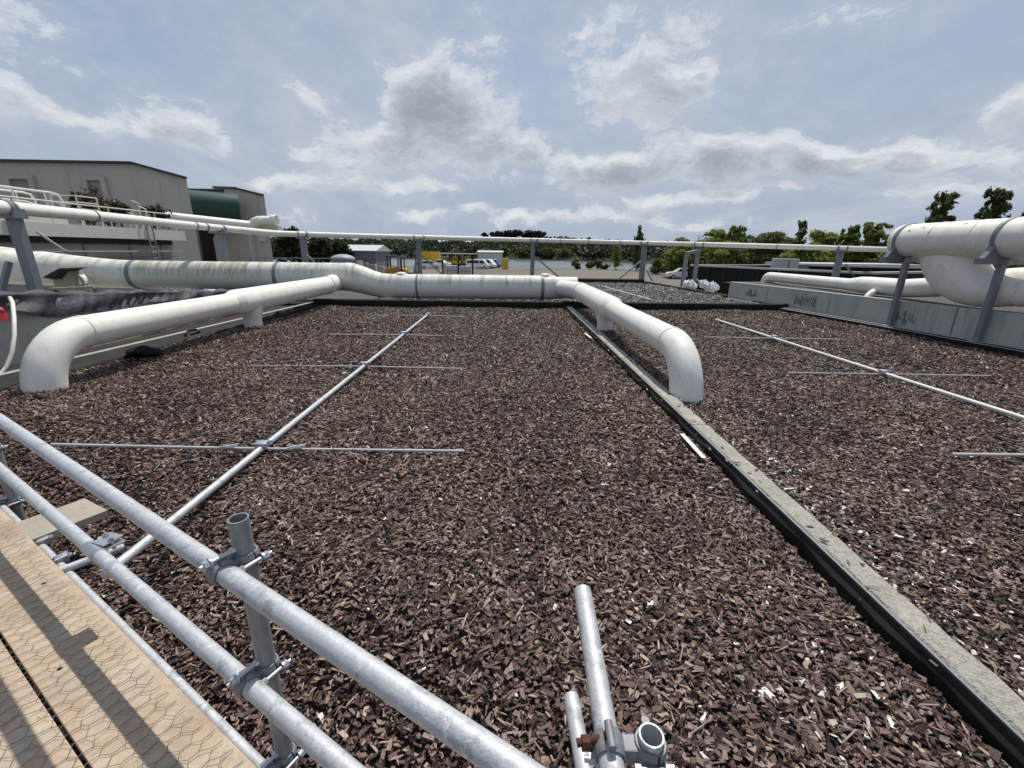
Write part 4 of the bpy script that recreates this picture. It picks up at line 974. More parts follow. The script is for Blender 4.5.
# left large run with rising bend towards the left edge
b = MB(); path = [Vector((-4.75, HY, HZ_L)), Vector((-8, HY, HZ_L)), Vector((-11.0, HY, HZ_L)), Vector((-11.6, HY-.02, HZ_L+.02)), Vector((-12.3, HY-.2, HZ_L+.08)), Vector((-12.9, HY-.6, HZ_L+.17)), Vector((-13.4, HY-1.2, HZ_L+.27)), Vector((-13.75, HY-2.0, HZ_L+.38)), Vector((-13.9, HY-3.0, HZ_L+.48)), Vector((-13.95, HY-6, HZ_L+.7))]
b.tube(path, [HR_L]*3+[HR_L+.01, HR_L+.03, HR_L+.06, HR_L+.08, HR_L+.1, HR_L+.1, HR_L+.1], 40); b.build('large_run', M_duct, duct)
b = MB(); b.tube([(-4.76, HY, HZ_L), (-4.6, HY, HZ_L-.01), (-4.3, HY, HZ_L-.09), (-4.05, HY, HZ_L-.17), (-3.8, HY, HZ_R+.02), (-3.6, HY, HZ_R)], [HR_L+.012, HR_L+.012, HR_L-.01, HR_R+.02, HR_R+.008, HR_R+.006], 40); b.build('reducer', M_duct, duct)
b = MB(); b.tube([(-3.62, HY, HZ_R), (-2, HY, HZ_R), (0, HY, HZ_R), (1.40, HY, HZ_R)], HR_R, 40); b.build('small_run', M_duct, duct)
b = MB(); b.tube([(1.02, HY, HZ_R), (2.06, HY, HZ_R)], HR_R-.03, 40); b.build('end_cap', M_duct, duct)
for x, r, z, w in ((-6.72, HR_L, HZ_L, .10), (-10.9, HR_L, HZ_L, .12), (-2.66, HR_R, HZ_R, .06), (1.03, HR_R, HZ_R, .09)):
    b = MB(); band(b, (x, HY, z), (1, 0, 0), r+.012, w, 40); st = b.build('strap', M_galv_dull, duct)
    MB().box((x, HY-.05, (z-r)/2-.28), (w*1.3, r*1.5, z-r+.5)).build('support', M_galv_dull, duct)
for x, z, r in ((-9.15, HZ_L, HR_L), (-3.55, HZ_R, HR_R)):
    MB().tube([(x, HY-.15, -.5), (x, HY-.15, z-r+.03)], .16, 20).build('pedestal', M_white, duct)
for x, z in ((-3.15, HZ_R+HR_R-.03), (1.12, HZ_R+HR_R-.02)):
    b = MB(); b.sphere((x, HY, z), .15, 14, 8, sc=(1.3, 1, .6)); b.build('lug', M_duct, duct)
# thin seams on the runs
for x in (-7.9, -10.1): 
    b = MB(); band(b, (x, HY, HZ_L), (1, 0, 0), HR_L+.006, .03, 40); b.build('seam', M_duct, duct)
for x in (-1.3, -.1):
    b = MB(); band(b, (x, HY, HZ_R), (1, 0, 0), HR_R+.005, .025, 40); b.build('seam', M_duct, duct)

def branch(x, yfoot, zc, r, ytee, yend, end, label):
    g = MB(); Rb = .56
    pts = [Vector((x, yfoot, -.25)), Vector((x, yfoot, zc-Rb))] + [Vector((x, yfoot+Rb-Rb*math.cos(a), zc-Rb+Rb*math.sin(a))) for a in np.linspace(.12, math.pi/2, 12)]
    pts += [Vector((x, y, zc)) for y in np.linspace(yfoot+Rb+.25, ytee-.62, 6)]
    br = g.tube(pts, r, 36).build('branch_duct', M_white, duct); br['label'] = label
    b = MB(); b.tube([Vector((x, ytee-.62, zc)), Vector((x, ytee-.45, zc))], [r+.004, r+.05], 36)
    b.tube([Vector((x, ytee-.45, zc)), Vector((x, yend, zc))]+end, r+.05, 36); b.build('tee_run', M_white, br)
    b = MB(); b.tube([(x, ytee, -.25), (x, ytee, .04), (x, ytee, .16), (x, ytee, zc-.1)], [r-.01, r-.02, r-.02, r+.03], 28); b.build('drop_spigot', M_white, br)
    b = MB(); band(b, (x, yfoot+Rb+.02, zc), (0, 1, 0), r+.007, .05, 36); b.build('joint_ring', M_white, br)
    b = MB(); band(b, (x, yend-.12, zc), (0, 1, 0), r+.065, .10, 36); b.build('end_ring', M_white, br)
    # lapped seam rings of the elbow, made of segments
    return br
branch(-5.02, 4.56, .53, .182, 8.62, 12.55, [Vector((-5.02, HY-.1, .60))], 'left curved branch duct reaching down into the large bed')
branch(1.93, 4.42, .50, .172, 8.55, 11.7, [Vector((1.88, 12.05, .5)), Vector((1.74, 12.5, .49)), Vector((1.62, 12.9, .48)), Vector((1.58, HY, .47))], 'right curved branch duct ending beside the kerb')

# open hopper mouth on the left of the header
t = thing('scrap_cowl', 'tan open box cowl with a dark hood leaning against the left duct', 'cowl', aty(62, 285, 12.2))
out = [aty(52.5, 278, 12.3), aty(60, 269.5, 12.3), aty(68, 270, 12.3), aty(76.5, 285, 12.3), aty(73, 297, 12.3), aty(57, 297.5, 12.3)]
MB().prism(out, (0, 0, 0), (0, .35, 0)).build('face_board', M_tan, t)
b = MB(); h = [aty(42.5, 277.5, 12.05), aty(52, 272, 12.05), aty(60, 268, 12.05), aty(67, 268.3, 12.05), aty(60, 271, 12.05), aty(53, 279.5, 12.05)]; b.prism(h, (0, 0, 0), (0, .55, 0)); b.build('hood', M_dark, t)
MB().tube([aty(75, 282, 12.5), aty(85, 280, 12.9)], .24, 20).build('spigot', M_white, t)
t = thing('rod_frame', 'thin grey rod bent into a frame in front of the left duct', 'frame', aty(40, 290, 11.5))
MB().tube([aty(45, 300, 11.5), aty(30, 251, 11.5), aty(64, 250, 11.6)], .022, 6).build('rod', M_galv_dull, t)
MB().tube([aty(37, 232, 12), aty(62, 249, 12), aty(68, 252, 12)], .03, 6).build('stay', M_galv_dull, t)
for a, c2, lab in (((28, 290), (95, 287), 'pale timber batten lying behind the tarpaulin, rear one'), ((18, 295), (90, 291), 'pale timber batten lying behind the tarpaulin, front one'), ((40, 286), (66, 293), 'short pale batten lying across the others behind the tarpaulin')):
    A, B = aty(*a, 10.5), aty(*c2, 10.9); tag(MB().bar(A, B, .14, .05).build('timber_batten', M_board, origin=A), lab, 'batten', 'battens behind the tarpaulin')
b = MB(); b.box((-9.0, 9.0, -.12), (4.4, 7.6, .72)); struct(b.build('side_slab', M_bed))

# white hose, red cap, black bag
p = [aty(9, 300, 5.75)+Vector((.02, 0, .03)), aty(12.5, 303, 5.68), aty(14, 318, 5.5), aty(14.3, 335, 5.36), aty(12, 352, 5.25), aty(7, 366, 5.16), aty(1, 374, 5.08), aty(-8, 378, 5.0)]
b = MB(); b.tube(p, .022, 10); tag(b.build('hose', M_white, origin=p[0]), 'thin white hose hanging over the tarpaulin wall at the left edge', 'hose')
c = aty(-2, 311, 5.5); b = MB(); b.sphere(c, .07, 16, 10, sc=(1, .7, .8)); b.tube([c+Vector((0, 0, -.02)), c+Vector((0, -.02, -.12))], [.065, .085], 16); tag(b.build('red_float', M_red, origin=c), 'red plastic float at the left edge on the tarpaulin', 'float')
c = atz(143, 352, .06); b = MB(); n, k = 20, 12; vs = []
for i in range(k+1):
    for j in range(n):
        tt = math.pi*i/k; a = 2*math.pi*j/n; f = 1+.2*math.sin(2*a+1)+.12*math.sin(5*a+tt*3)+.1*math.cos(3*tt+2*a)
        vs.append((c.x+.17*f*math.sin(tt)*math.cos(a), c.y+.15*f*math.sin(tt)*math.sin(a), max(-.02, c.z+.07*f*math.cos(tt))))
b.add(vs, [(i*n+j, (i+1)*n+j, (i+1)*n+(j+1) % n, i*n+(j+1) % n) for i in range(k) for j in range(n)], 0, True)
tag(b.build('black_sack', M_liner, origin=(c.x, c.y, 0), fixn=False), 'crumpled black plastic sack under the left branch duct', 'sack')
b = MB(); pts = [atz(185, 336, .12), atz(188, 331, .16), atz(196, 329.5, .17), atz(200, 332, .12), atz(190, 335, .08)]
b.tube(pts, .018, 8); tag(b.build('cable_loop', M_liner, origin=pts[0]), 'black cable loop lying under the left branch duct', 'cable')

# ---- white rail pipe round the beds, on galvanised stands
rail = [(-70, 200.3, 5.7), (0, 207, 7.2), (60, 212.8, 8.5), (110, 217.5, 10.2), (170, 223.4, 12.6), (218, 228, 14.6), (262, 232.2, 16.4), (276, 233.4, 16.9), (302, 234.3, 17.6), (360, 236, 19), (418, 237.4, 20.4), (475, 238.8, 21.8), (533, 240.2, 22.9), (590, 241.6, 23.3), (645, 243.0, 23.1), (700, 244.4, 20.6), (770, 246.3, 19), (842, 248.4, 18), (900, 250, 17.2), (980, 252, 16.6)]
RP = [aty(*p) for p in rail]; RR = .102
pr = thing('pipe_rail', 'long thin white pipe on grey stands running round the far side of the beds', 'pipe', (RP[9].x, RP[9].y, 0))
MB().tube(RP, RR, 18).build('pipe', M_white, pr)
def rail_at(px):
    for i in range(len(rail)-1):
        if rail[i][0] <= px <= rail[i+1][0]:
            t_ = (px-rail[i][0])/(rail[i+1][0]-rail[i][0]); return lerp(RP[i], RP[i+1], t_), (RP[i+1]-RP[i]).normalized()
for px in (4, 8, 204, 222, 297, 306, 413, 423, 530, 537, 620, 641, 649, 696, 704, 777, 838, 847, 91, 193, 560, 588):
    c, d = rail_at(px); b = MB(); band(b, c, d, RR+.016, .055 if px not in (91, 193, 560, 588, 620, 777) else .03, 18); b.build('coupling', M_galv_dull, pr)
def stand(px, zfoot, w=.16, braces=()):
    c, d = rail_at(px); base = Vector((c.x, c.y, zfoot)); b = MB()
    b.box((c.x, c.y, (zfoot+c.z-RR-.05)/2), (w, .06, c.z-RR-.05-zfoot)); b.box((c.x-w/2+.012, c.y+.06, (zfoot+c.z-RR-.05)/2), (.02, .06, c.z-RR-.06-zfoot)); b.box((c.x+w/2-.012, c.y+.06, (zfoot+c.z-RR-.05)/2), (.02, .06, c.z-RR-.06-zfoot))
    s = b.build('stand', M_galv_dull, pr)
    b = MB(); b.box((c.x, c.y, c.z-RR-.03), (w*1.9, .22, .05)); b.box((c.x-w*.8, c.y, c.z-RR*.6), (.03, .2, RR*1.0)); b.box((c.x+w*.8, c.y, c.z-RR*.6), (.03, .2, RR*1.0)); b.build('saddle', M_galv_dull, s)
    for (x0, y0, x1, y1, dy) in braces:
        P0, P1 = aty(x0, y0, c.y-.02), aty(x1, y1, c.y+dy); MB().bar(P0, P1, .09, .06).build('brace', M_galv_dull, s)
    return s
s0 = stand(8, .30, .15, ((9, 262, -2, 304, -.3),))
stand(218, -.4, .27); stand(302, -.4, .22, ((306, 254, 318, 266, 0),)); stand(418, -.3, .2, ((416, 262, 413, 284, -.5), (421, 255, 444, 276, .2)))
stand(533, -.3, .2, ((535, 257, 566, 283, .1),)); stand(645, 0.0, .26, ((641, 261, 616, 281, -.3), (647, 270, 652.5, 281, -.4)))
stand(842, -.3, .24, ((845, 264, 858, 281, -.2),))
# portal stand
c, d = rail_at(699); s = MB(); zf = -.62; L0 = aty(686.5, 254, c.y-.6)
s.box((c.x, c.y, (zf+c.z-RR-.03)/2), (.17, .1, c.z-RR-.03-zf)); st = s.build('stand', M_galv_dull, pr)
MB().box((L0.x, L0.y, (zf+L0.z)/2), (.17, .1, L0.z-zf)).build('leg', M_galv_dull, st)
MB().bar((L0.x, L0.y, L0.z+.04), (c.x+.1, c.y, c.z-RR-.16), .14, .12).build('crosshead', M_galv_dull, st)
MB().bar((c.x+.08, c.y, .35), (c.x+.75, c.y-1.2, zf), .1, .08).build('brace', M_galv_dull, st); MB().bar((L0.x+.05, L0.y, .25), (c.x-.05, c.y-.3, -.35), .1, .08).build('brace', M_galv_dull, st)

# ---- large white duct on legs at right, elbow and small duct behind the wall
BX, BZ, BR = 8.36, 1.80, .325
bd = thing('large_duct', 'thick white duct on grey legs above the concrete wall, with a drooping elbow', 'duct', (BX, 8.5, 0))
xat = lambda y: float(np.interp(y, [4, 7.5, 9.8], [8.62, 8.40, 8.32]))
b = MB(); ys_ = [9.66, 9.62, 9.54, 9.0, 8.4, 7.8, 7.2, 6.0, 4.2]; rs_ = [BR-.07, BR-.02, BR, BR, BR, BR, BR+.01, BR+.01, BR+.01]
b.tube([(xat(y), y, BZ) for y in ys_], rs_, 44); b.build('main_run', M_white, bd)
for y in (8.75, 8.0):
    b = MB(); band(b, (xat(y), y, BZ), (.03, 1, 0), BR+.006, .03, 44); b.build('seam', M_white, bd)
for y in (9.42, 7.55):
    x = xat(y); b = MB(); band(b, (x, y, BZ), (.03, 1, 0), BR+.016, .07, 44); sd_ = b.build('strap', M_galv_dull, bd)
    s = MB(); s.box((x, y, BZ-BR-.05), (.95, .13, .10)); s.prism([(x-.43, y-.05, BZ-BR-.005), (x-.31, y-.05, BZ-.12), (x-.23, y-.05, BZ-.225), (x-.12, y-.05, BZ-BR+.012), (x, y-.05, BZ-BR-.004)], (0, 0, 0), (0, .10, 0)); s.build('saddle', M_galv_dull, bd)
    yl = 9.08 if y > 9 else 7.46; xl = float(wallx(yl))-.11
    l = MB(); l.box((xl, yl, (BZ-BR-.1+.0)/2), (.09, .05, BZ-BR-.10)); l.box((xl-.037, yl+.045, (BZ-BR-.1)/2), (.016, .04, BZ-BR-.11)); l.box((xl+.037, yl+.045, (BZ-BR-.1)/2), (.016, .04, BZ-BR-.11)); l.bar((xl, yl, BZ-BR-.06), (x+.1, y+.0, BZ-BR-.06), .10, .09); lg = l.build('leg', M_galv_dull, bd)
    MB().box((xl, yl+.02, .07), (.2, .16, .02)).build('foot_plate', M_galv_dull, lg)
# scuffs: small dark chips of lost paint
random.seed(3)
for y, a in ((9.2, 2.55), (8.95, 2.35), (8.55, 2.0), (8.2, 2.2), (8.75, 2.7)):
    x = xat(y); n_ = Vector((math.cos(a), 0, math.sin(a))); c = Vector((x, y, BZ))+n_*(BR+.001)
    b = MB(); tt = Vector((0, 1, 0)); vv = n_.cross(tt)
    pts_ = [c+tt*(.035*math.cos(k)*random.uniform(.6, 1.2))+vv*(.018*math.sin(k)*random.uniform(.6, 1.2)) for k in np.linspace(0, 5.6, 8)]
    b.prism(pts_, n_*0, n_*.003); b.build('paint_chip', M_galv_dull, bd)
el = [atx(944, 238, 8.45), atx(948, 253, 8.46), atx(954, 266, 8.50), atx(962, 277, 8.54), atx(973, 285, 8.57), atx(986, 289.5, 8.60), atx(1004, 292, 8.63), atx(1024, 293.5, 8.65), atx(1060, 296, 8.68), atx(1200, 304, 8.72)]
wA = [.50, .52, .50, .45, .38, .32, .26, .21, .19, .19]; wB = [.20, .26, .31, .35, .35, .31, .26, .21, .19, .19]
b = MB(); vs = []; nn = 44
for i, p in enumerate(el):
    d_ = (el[min(i+1, len(el)-1)]-el[max(i-1, 0)]).normalized(); xb = Vector((1, 0, 0)); xb = (xb-d_*xb.dot(d_)).normalized(); ya = xb.cross(d_)
    for j in range(nn):
        a = 2*math.pi*j/nn; vs.append(p+ya*(wA[i]*math.cos(a))+xb*(wB[i]*math.sin(a)))
b.add(vs, [(i*nn+j, i*nn+(j+1) % nn, (i+1)*nn+(j+1) % nn, (i+1)*nn+j) for i in range(len(el)-1) for j in range(nn)], 0, True); b.build('elbow', M_white, bd)
SX = 8.95
sp = [aty(762, 290, 15.2), Vector((SX-.02, 15.36, .55))]; zc_ = .74
pth = [Vector((SX, 15.40, .35)), Vector((SX, 15.40, .52))]+[Vector((SX, 15.40-.2+.2*math.cos(a), .56+.2*math.sin(a))) for a in np.linspace(.1, math.pi/2, 6)]+[Vector((SX, y, .765)) for y in (15.0, 14, 13, 12, 11.55)]
sdct = thing('small_duct', 'slim white duct lying on the gravel behind the concrete wall', 'duct', (SX, 12, .56))
MB().tube(pth, .148, 28).build('slim_run', M_white, sdct)
MB().tube([(SX, 11.58, .765), (SX, 11.2, .785), (SX, 11.0, .79), (SX, 9.9, .80), (SX+.03, 9.2, .88), (SX+.1, 8.4, 1.06), (SX+.12, 7.8, 1.13), (SX+.14, 7.2, 1.15), (SX+.3, 5, 1.18)], [.15, .195, .20, .20, .20, .20, .20, .20, .20, .21], 28).build('wide_run', M_white, sdct)
b = MB(); band(b, el[7], el[8]-el[7], .222, .06, 28); b.build('joint_ring', M_white, bd)
MB().tube([(SX, 10.65, .70), (SX-.22, 10.5, .66), (SX-.36, 10.42, .60), (SX-.42, 10.4, .5)], .075, 16).build('spigot', M_white, sdct)
# dark scribbled tags sprayed on the panel wall
def scribble(y, zc, sc_, seed, lab):
    random.seed(seed); b = MB(); x = float(wallx(y)); d = Vector((float(wallx(y-.5))-float(wallx(y+.5)), -1, 0)).normalized(); q = Vector((d.y, -d.x, 0)); q = q if q.x < 0 else -q
    o = Vector((x, y, zc))+q*.004
    pts = []; xx = -1.0
    while xx < 1.0:
        pts.append(o+d*(xx*sc_)+Vector((0, 0, sc_*random.uniform(-.5, .62)*(1-.35*abs(xx))))); xx += random.uniform(-.05, .12)
    for i in range(len(pts)-1): b.bar(pts[i], pts[i+1], .006, .012 if i % 3 else .022, up=q)
    tag(b.build('spray_tag', mat('grey_spray_paint', (.19, .192, .174), .8, var=.4, scale=20), origin=o, fixn=False), lab, 'graffiti', 'spray tags on the panel wall')
scribble(8.95, .27, .26, 5, 'dark scribbled spray tag on the wall beside the first duct leg')
scribble(11.6, .32, .36, 9, 'dark looping spray tag on the middle wall panel'); scribble(13.75, .32, .26, 12, 'small dark spray tag on the farthest wall panel')

# ================================================================== TUBES ON THE BEDS
def coupler_small(b, c, r=.03):
    b.box(c, (.085, .07, .06), bev=.012); b.tube([Vector(c)+Vector((-.06, .03, .02)), Vector(c)+Vector((.06, .03, .02))], .008, 8); b.tube([Vector(c)+Vector((-.06, -.03, .02)), Vector(c)+Vector((.06, -.03, .02))], .008, 8)
lg = thing('tube_grid', 'galvanised tube with cross tubes laid along the middle of the large bed', 'tube grid', (-1.87, 6, 0))
b = MB(); b.tube([(-1.87, 1.70, .03), (-1.865, 3, .038), (-1.875, 6, .035), (-1.885, 10.35, .035)], .0242, 16); b.build('main_tube', M_galv, lg)
for y, x0, x1, r in ((3.07, -3.50, -.32, .0105), (5.57, -3.38, -.55, .0085), (7.83, -3.24, -.76, .0085), (10.28, -3.23, -1.0, .0085)):
    MB().tube([(x0, y+.03, .012 if r < .01 else .035), ((x0+x1)/2, y, .024), (x1, y-.03, .012 if r < .01 else .03)], r, 10).build('cross_tube', M_pvc, lg)
    c = MB(); coupler_small(c, (-1.87, y, .055)); c.build('cross_fitting', M_zinc, lg)
for x in (-2.12, -1.60):
    b = MB(); b.tube([(x-.035, 3.07, .035), (x+.035, 3.07, .035)], .02, 12); b.tube([(x-.07, 3.04, .045), (x+.05, 3.10, .05)], .007, 8); b.tube([(x-.06, 3.09, .045), (x+.07, 3.05, .055)], .006, 8); b.build('clip', M_zinc, lg)
rg = thing('tube_grid', 'pale tube with cross tubes laid along the middle of the right bed', 'tube grid', (4.9, 6, 0))
MB().tube([(4.84, 10.05, .035), (4.88, 7, .034), (4.93, 3.6, .035), (4.96, .8, .036)], .021, 16).build('main_tube', mat('pale_tube', (.70, .70, .67), .5, metal=0, var=.1, scale=6), rg)
for y, x0, x1 in ((5.41, 3.65, 6.32), (3.04, 3.46, 6.5), (7.85, 3.6, 6.2)):
    MB().tube([(x0, y, .03), ((x0+x1)/2, y, .022), (x1, y, .012)], .013 if y < 4 else .009, 10).build('cross_tube', M_pvc, rg); c = MB(); coupler_small(c, (4.9, y, .05)); c.build('cross_fitting', M_zinc, rg)
fg = thing('tube_grid', 'thin pale tube lying on the grey mulch of the far bed', 'tube grid', (5, 19, 0))
a, c2 = atz(603, 286.5, .06), atz(652, 300.3, .06); MB().tube([a, c2], .03, 12).build('main_tube', M_pvc, fg); MB().tube([lerp(a, c2, .35)+Vector((-.9, 0, 0)), lerp(a, c2, .35)+Vector((.9, 0, 0))], .014, 8).build('cross_tube', M_pvc, fg)

# ================================================================== SCAFFOLD
NR = .412                                        # rail line; posts stand just outside it
def on_n(px, py, n):
    d = ray(px, py); return Vector((0, 0, CAM_H))+d*(n/(d.x*N_.x+d.y*N_.y))
sf = thing('scaffold_guardrail', 'galvanised scaffold guardrail of two long tubes on clamped posts along the timber deck', 'scaffold', sc(1.5, NR, 0))
TR = .02415
MB().tube([sc(s, NR, .73) for s in np.linspace(-.75, 6, 12)], TR, 28).build('top_rail', M_galv, sf)
MB().tube([sc(s, NR, .36) for s in np.linspace(-.75, 6, 12)], TR, 28).build('mid_rail', M_galv, sf)
MB().tube([sc(s, NR+.003, -.005) for s in np.linspace(-.75, 6, 12)], .019, 24).build('toe_tube', M_galv, sf)
def hexnut(b, c, ax, r=.011, h=.012):
    ax = Vector(ax).normalized(); return b.tube([Vector(c)-ax*h/2, Vector(c)+ax*h/2], r, 6, smooth=False)
def coupler(c, post_dir, rail_dir, parent, side, name='coupler', rail_c=None, post_c=None):
    """right-angle coupler: two half-shell clamps back to back, hinged flaps, T-bolts with nuts"""
    pd, rd = Vector(post_dir).normalized(), Vector(rail_dir).normalized()
    b = MB(); k = 20
    def shell(cen, ax, w, a0, a1, r0=TR+.0015, r1=TR+.0075):
        x = (Vector(post_c)-Vector(rail_c)).normalized(); x = (x-ax*x.dot(ax)).normalized(); y = ax.cross(x); vs = []
        for i in range(k+1):
            a = a0+(a1-a0)*i/k; e = x*math.cos(a)+y*math.sin(a)
            # ribbed shell: thicker in the middle
            for r, o in ((r0, -w/2), (r1-.002, -w/2), (r1+.001, -w*.25), (r1+.001, w*.25), (r1-.002, w/2), (r0, w/2)): vs.append(Vector(cen)+e*r+ax*o)
        b.add(vs, [(i*6+j, i*6+(j+1) % 6, (i+1)*6+(j+1) % 6, (i+1)*6+j) for i in range(k) for j in range(6)]+[tuple(range(6))[::-1], tuple(range(k*6, k*6+6))], 0, False)
    shell(rail_c, rd, .046, R(-100), R(100)); shell(rail_c, rd, .040, R(112), R(248))
    shell(post_c, pd, .046, R(80), R(280)); shell(post_c, pd, .040, R(-68), R(68))
    x = (Vector(post_c)-Vector(rail_c)).normalized(); mid = (Vector(post_c)+Vector(rail_c))/2
    b.box(mid, (.03, .034, .034), rot=Matrix((x, pd.cross(x), pd)).transposed(), bev=.004)
    o = b.build(name, M_galv_dull, parent)
    for cen, ax, sg in ((Vector(rail_c), rd, 1), (Vector(post_c), pd, -1)):
        y = ax.cross(x).normalized()
        for s2 in ((1, -1) if True else (1,)):
            base = cen+y*s2*(TR+.014)
            m = MB()
            if s2 == side:                       # eye bolt with long thread, washer and nut
                m.tube([base+x*sg*.035, base-x*sg*.045], .0062, 10); hexnut(m, base-x*sg*.030, x); m.tube([base-x*sg*.0225-x*sg*.001, base-x*sg*.0195], .014, 12); hexnut(m, base+x*sg*.032, x, .010, .010)
                m.build('bolt', M_zinc, o)
            else:                                # hinge barrel
                m.tube([base-ax*.024, base+ax*.024], .0085, 10); m.build('hinge', M_galv_dull, o)
    return o
for top_px, low, hollow in (((238, 518), -.32, True), ((7, 470), -.32, True)):
    tp = on_n(*top_px, NR+.0585)
    if not hollow or top_px[0] < 100: tp.z = .87
    ztop = tp.z if top_px[0] > 100 else .87
    base = Vector((tp.x, tp.y, low))
    if top_px[0] < 100: base = sc(3.80, NR+.0585, low); tp = sc(3.80, NR+.0585, .87)
    po = MB().tube([base, (base.x, base.y, .4), (base.x, base.y, ztop)], TR, 32, hollow=.0034).build('post', mat('worn_galvanised_post', (.25, .26, .27), .6, metal=.35, var=.25, scale=9, bump=.2, bscale=120, extra=lambda g, tc, c, b: g.mix(g.sstep(g.noise(g.mapping(tc, (1, 1, .25)), 22, 5, .7), .5, .68, 0, .6), c, (.40, .41, .41))), sf)
    MB().box((base.x, base.y, low-.01), (.15, .15, .012)).build('base_plate', M_galv_dull, po)
    s_ = base.dot(E_)
    for z in (.73, .36, 0.0): coupler(None, (0, 0, 1), E_, sf, -1, rail_c=sc(s_, NR, z), post_c=Vector((base.x, base.y, z)))
# sheet steel sleeve on the mid rail
c = on_n(84, 519, NR); s_ = c.dot(E_); b = MB(); b.tube([sc(s_-.055, NR, .36), sc(s_+.045, NR, .36)], TR+.003, 28)
b.box(sc(s_-.005, NR+.045, .372), (.10, .075, .004), rz=math.atan2(E_.y, E_.x)); b.box(sc(s_-.005, NR+.045, .388), (.07, .07, .004), rz=math.atan2(E_.y, E_.x)+.25)
sl = b.build('sleeve_coupler', M_zinc, sf)
for ds in (-.03, .02): m = MB(); m.tube([sc(s_+ds, NR+.05, .35), sc(s_+ds, NR+.05, .405)], .006, 10); hexnut(m, sc(s_+ds, NR+.05, .394), (0, 0, 1)); m.build('bolt', M_zinc, sl)
# short tube clamped to the toe tube
a = atz(60, 571, .02); c2 = atz(124, 547, .02); MB().tube([a-(c2-a)*.05, c2], .0195, 20).build('stub_tube', M_galv, sf)
for px, py in ((60, 572), (37, 540)):
    p = on_n(px, py, NR); s_ = p.dot(E_); b = MB(); b.box(sc(s_, NR+.02, .012), (.042, .05, .045), rz=math.atan2(E_.y, E_.x), bev=.008); b.tube([sc(s_-.025, NR-.01, .03), sc(s_-.025, NR+.055, .03)], .0055, 10); b.tube([sc(s_+.025, NR-.01, .02), sc(s_+.025, NR+.05, .02)], .0055, 10)
    hexnut(b, sc(s_-.025, NR+.045, .03), N_); hexnut(b, sc(s_+.025, NR+.04, .02), N_); b.build('toe_clamp', M_zinc, sf)

# loose board lying under the rail
a = [atz(27, 521, .03), atz(85, 500, .03), atz(108, 512, .03), atz(37, 540, .03)]
b = MB(); b.prism([a[0]-(a[1]-a[0])*.35, a[1], a[2], a[3]-(a[2]-a[3])*.35], (0, 0, -.03), (0, 0, .012)); tag(b.build('timber_board', M_board, origin=a[1]), 'weathered timber board lying on the mulch under the guardrail', 'board')

# deck of plywood boards
gap = [.150, .142, -.118, -.126]
for n0, n1, lab in ((.148, .392, 'weathered plywood deck board next to the guardrail'), (-.12, .137, 'weathered plywood deck board, second from the guardrail'), (-.40, -.13, 'weathered plywood deck board, third from the guardrail')):
    m_ = (n0+n1)/2; t = thing('deck_board', lab, 'board', sc(2, m_, .03), 'boards of the scaffold deck')
    MB().box(sc(2.2, m_, .038), (5.6, n1-n0, .036), rz=math.atan2(E_.y, E_.x), bev=.003).build('board', M_ply, t)
    for s_, dn in ((1.98, -.06), (2.6, .05), (3.3, -.03)): MB().tube([sc(s_, m_+dn, .05), sc(s_, m_+dn, .0575)], .008, 10).build('screw', M_dark, t)
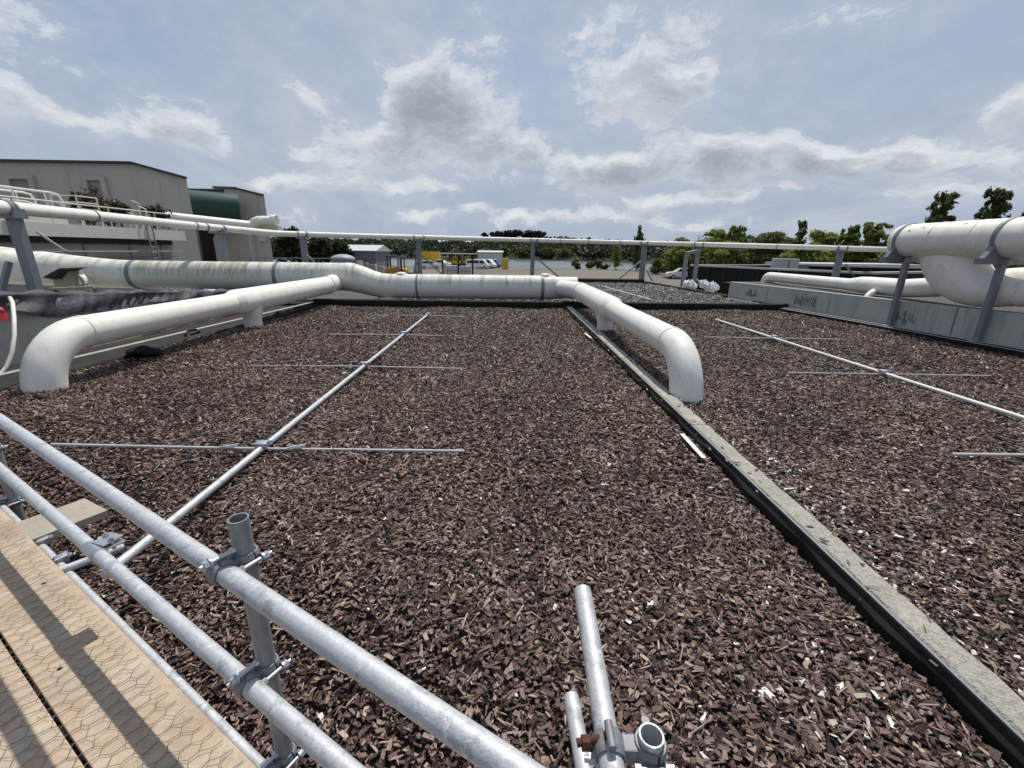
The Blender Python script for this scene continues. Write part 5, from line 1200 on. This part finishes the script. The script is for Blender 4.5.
# anti-slip chicken wire stretched over the deck
random.seed(21)
def netting():
    b = MB(); a = .033; W_ = math.sqrt(3)*a*.92; rows = int(.80/(1.5*a)); cols = int(3.6/W_)
    def node(i, j, k):
        off = .5*W_ if j % 2 else 0
        s_ = .25+i*W_+off; n_ = -.40+j*1.5*a
        if k == 0: q = (s_, n_)
        else: q = (s_, n_+a*.95)
        rnd = random.Random((i*131+j*17+k)*7919); jx, jy = rnd.uniform(-1, 1)*.0045, rnd.uniform(-1, 1)*.0045
        return sc(q[0]+jx+.007*math.sin(q[1]*9+q[0]*4), q[1]+jy+.007*math.sin(q[0]*7), .0605+abs(rnd.gauss(0, .0042)))
    def edge(p, q, r):
        d = (q-p).normalized(); x = d.cross(Vector((0, 0, 1))).normalized(); z = x.cross(d); vs = []
        for c in (p, q):
            for k in range(3): an = 2*math.pi*k/3; vs.append(c+(x*math.cos(an)+z*math.sin(an))*r)
        b.add(vs, [(k, (k+1) % 3, 3+(k+1) % 3, 3+k) for k in range(3)], 0, True)
    for j in range(rows):
        for i in range(cols):
            edge(node(i, j, 0), node(i, j, 1), .0013)
            if j+1 < rows:
                o = 1 if j % 2 else 0
                edge(node(i, j, 1), node(i-1+o, j+1, 0), .0008); edge(node(i, j, 1), node(i+o, j+1, 0), .0008)
    o = b.build('wire_netting', M_wire, origin=sc(2, 0, .06), fixn=False)
    tag(o, 'rusty grey chicken wire netting stretched over the plywood deck', 'netting')
netting()

# short free-standing scaffold end in the bottom middle
sx = thing('scaffold_end', 'open topped scaffold post with two short tubes clamped to it, bottom centre', 'scaffold', atz(650, 740, 0))
P3 = atz(651.5, 735, .60); po = MB().tube([(P3.x, P3.y, -.30), (P3.x, P3.y, .2), (P3.x, P3.y, .60)], TR, 32, hollow=.0036).build('post', M_galv, sx)
MB().box((P3.x, P3.y, -.31), (.15, .15, .012)).build('base_plate', M_galv_dull, po)
T1a, T1b = atz(582.5, 591, .585), atz(612, 768, .56); dT = (T1b-T1a).normalized()
MB().tube([T1b+dT*.35, T1b, lerp(T1a, T1b, .5), T1a], TR, 28).build('ledger', M_galv, sx)
T2a, T2b = atz(571, 697, .17), atz(584, 768, .17); d2 = (T2b-T2a).normalized()
MB().tube([T2b+d2*.4, T2b, T2a], TR, 28).build('ledger', M_galv, sx)
pt = T1a + dT*((Vector((P3.x, P3.y, .57))-T1a).dot(dT))
cp = coupler(None, (0, 0, 1), dT, sx, -1, rail_c=pt, post_c=Vector((P3.x, P3.y, pt.z)))
b = MB(); rb = pt+Vector((-.034, .0, .012)); b.tube([rb+Vector((-.03, 0, 0)), rb+Vector((.03, .005, .01))], .0075, 12); hexnut(b, rb+Vector((-.012, 0, 0)), (1, 0, 0), .015, .016); o_ = b.build('rusty_bolt', M_rust, sx); o_['label'] = 'rusty bolt of the clamp'
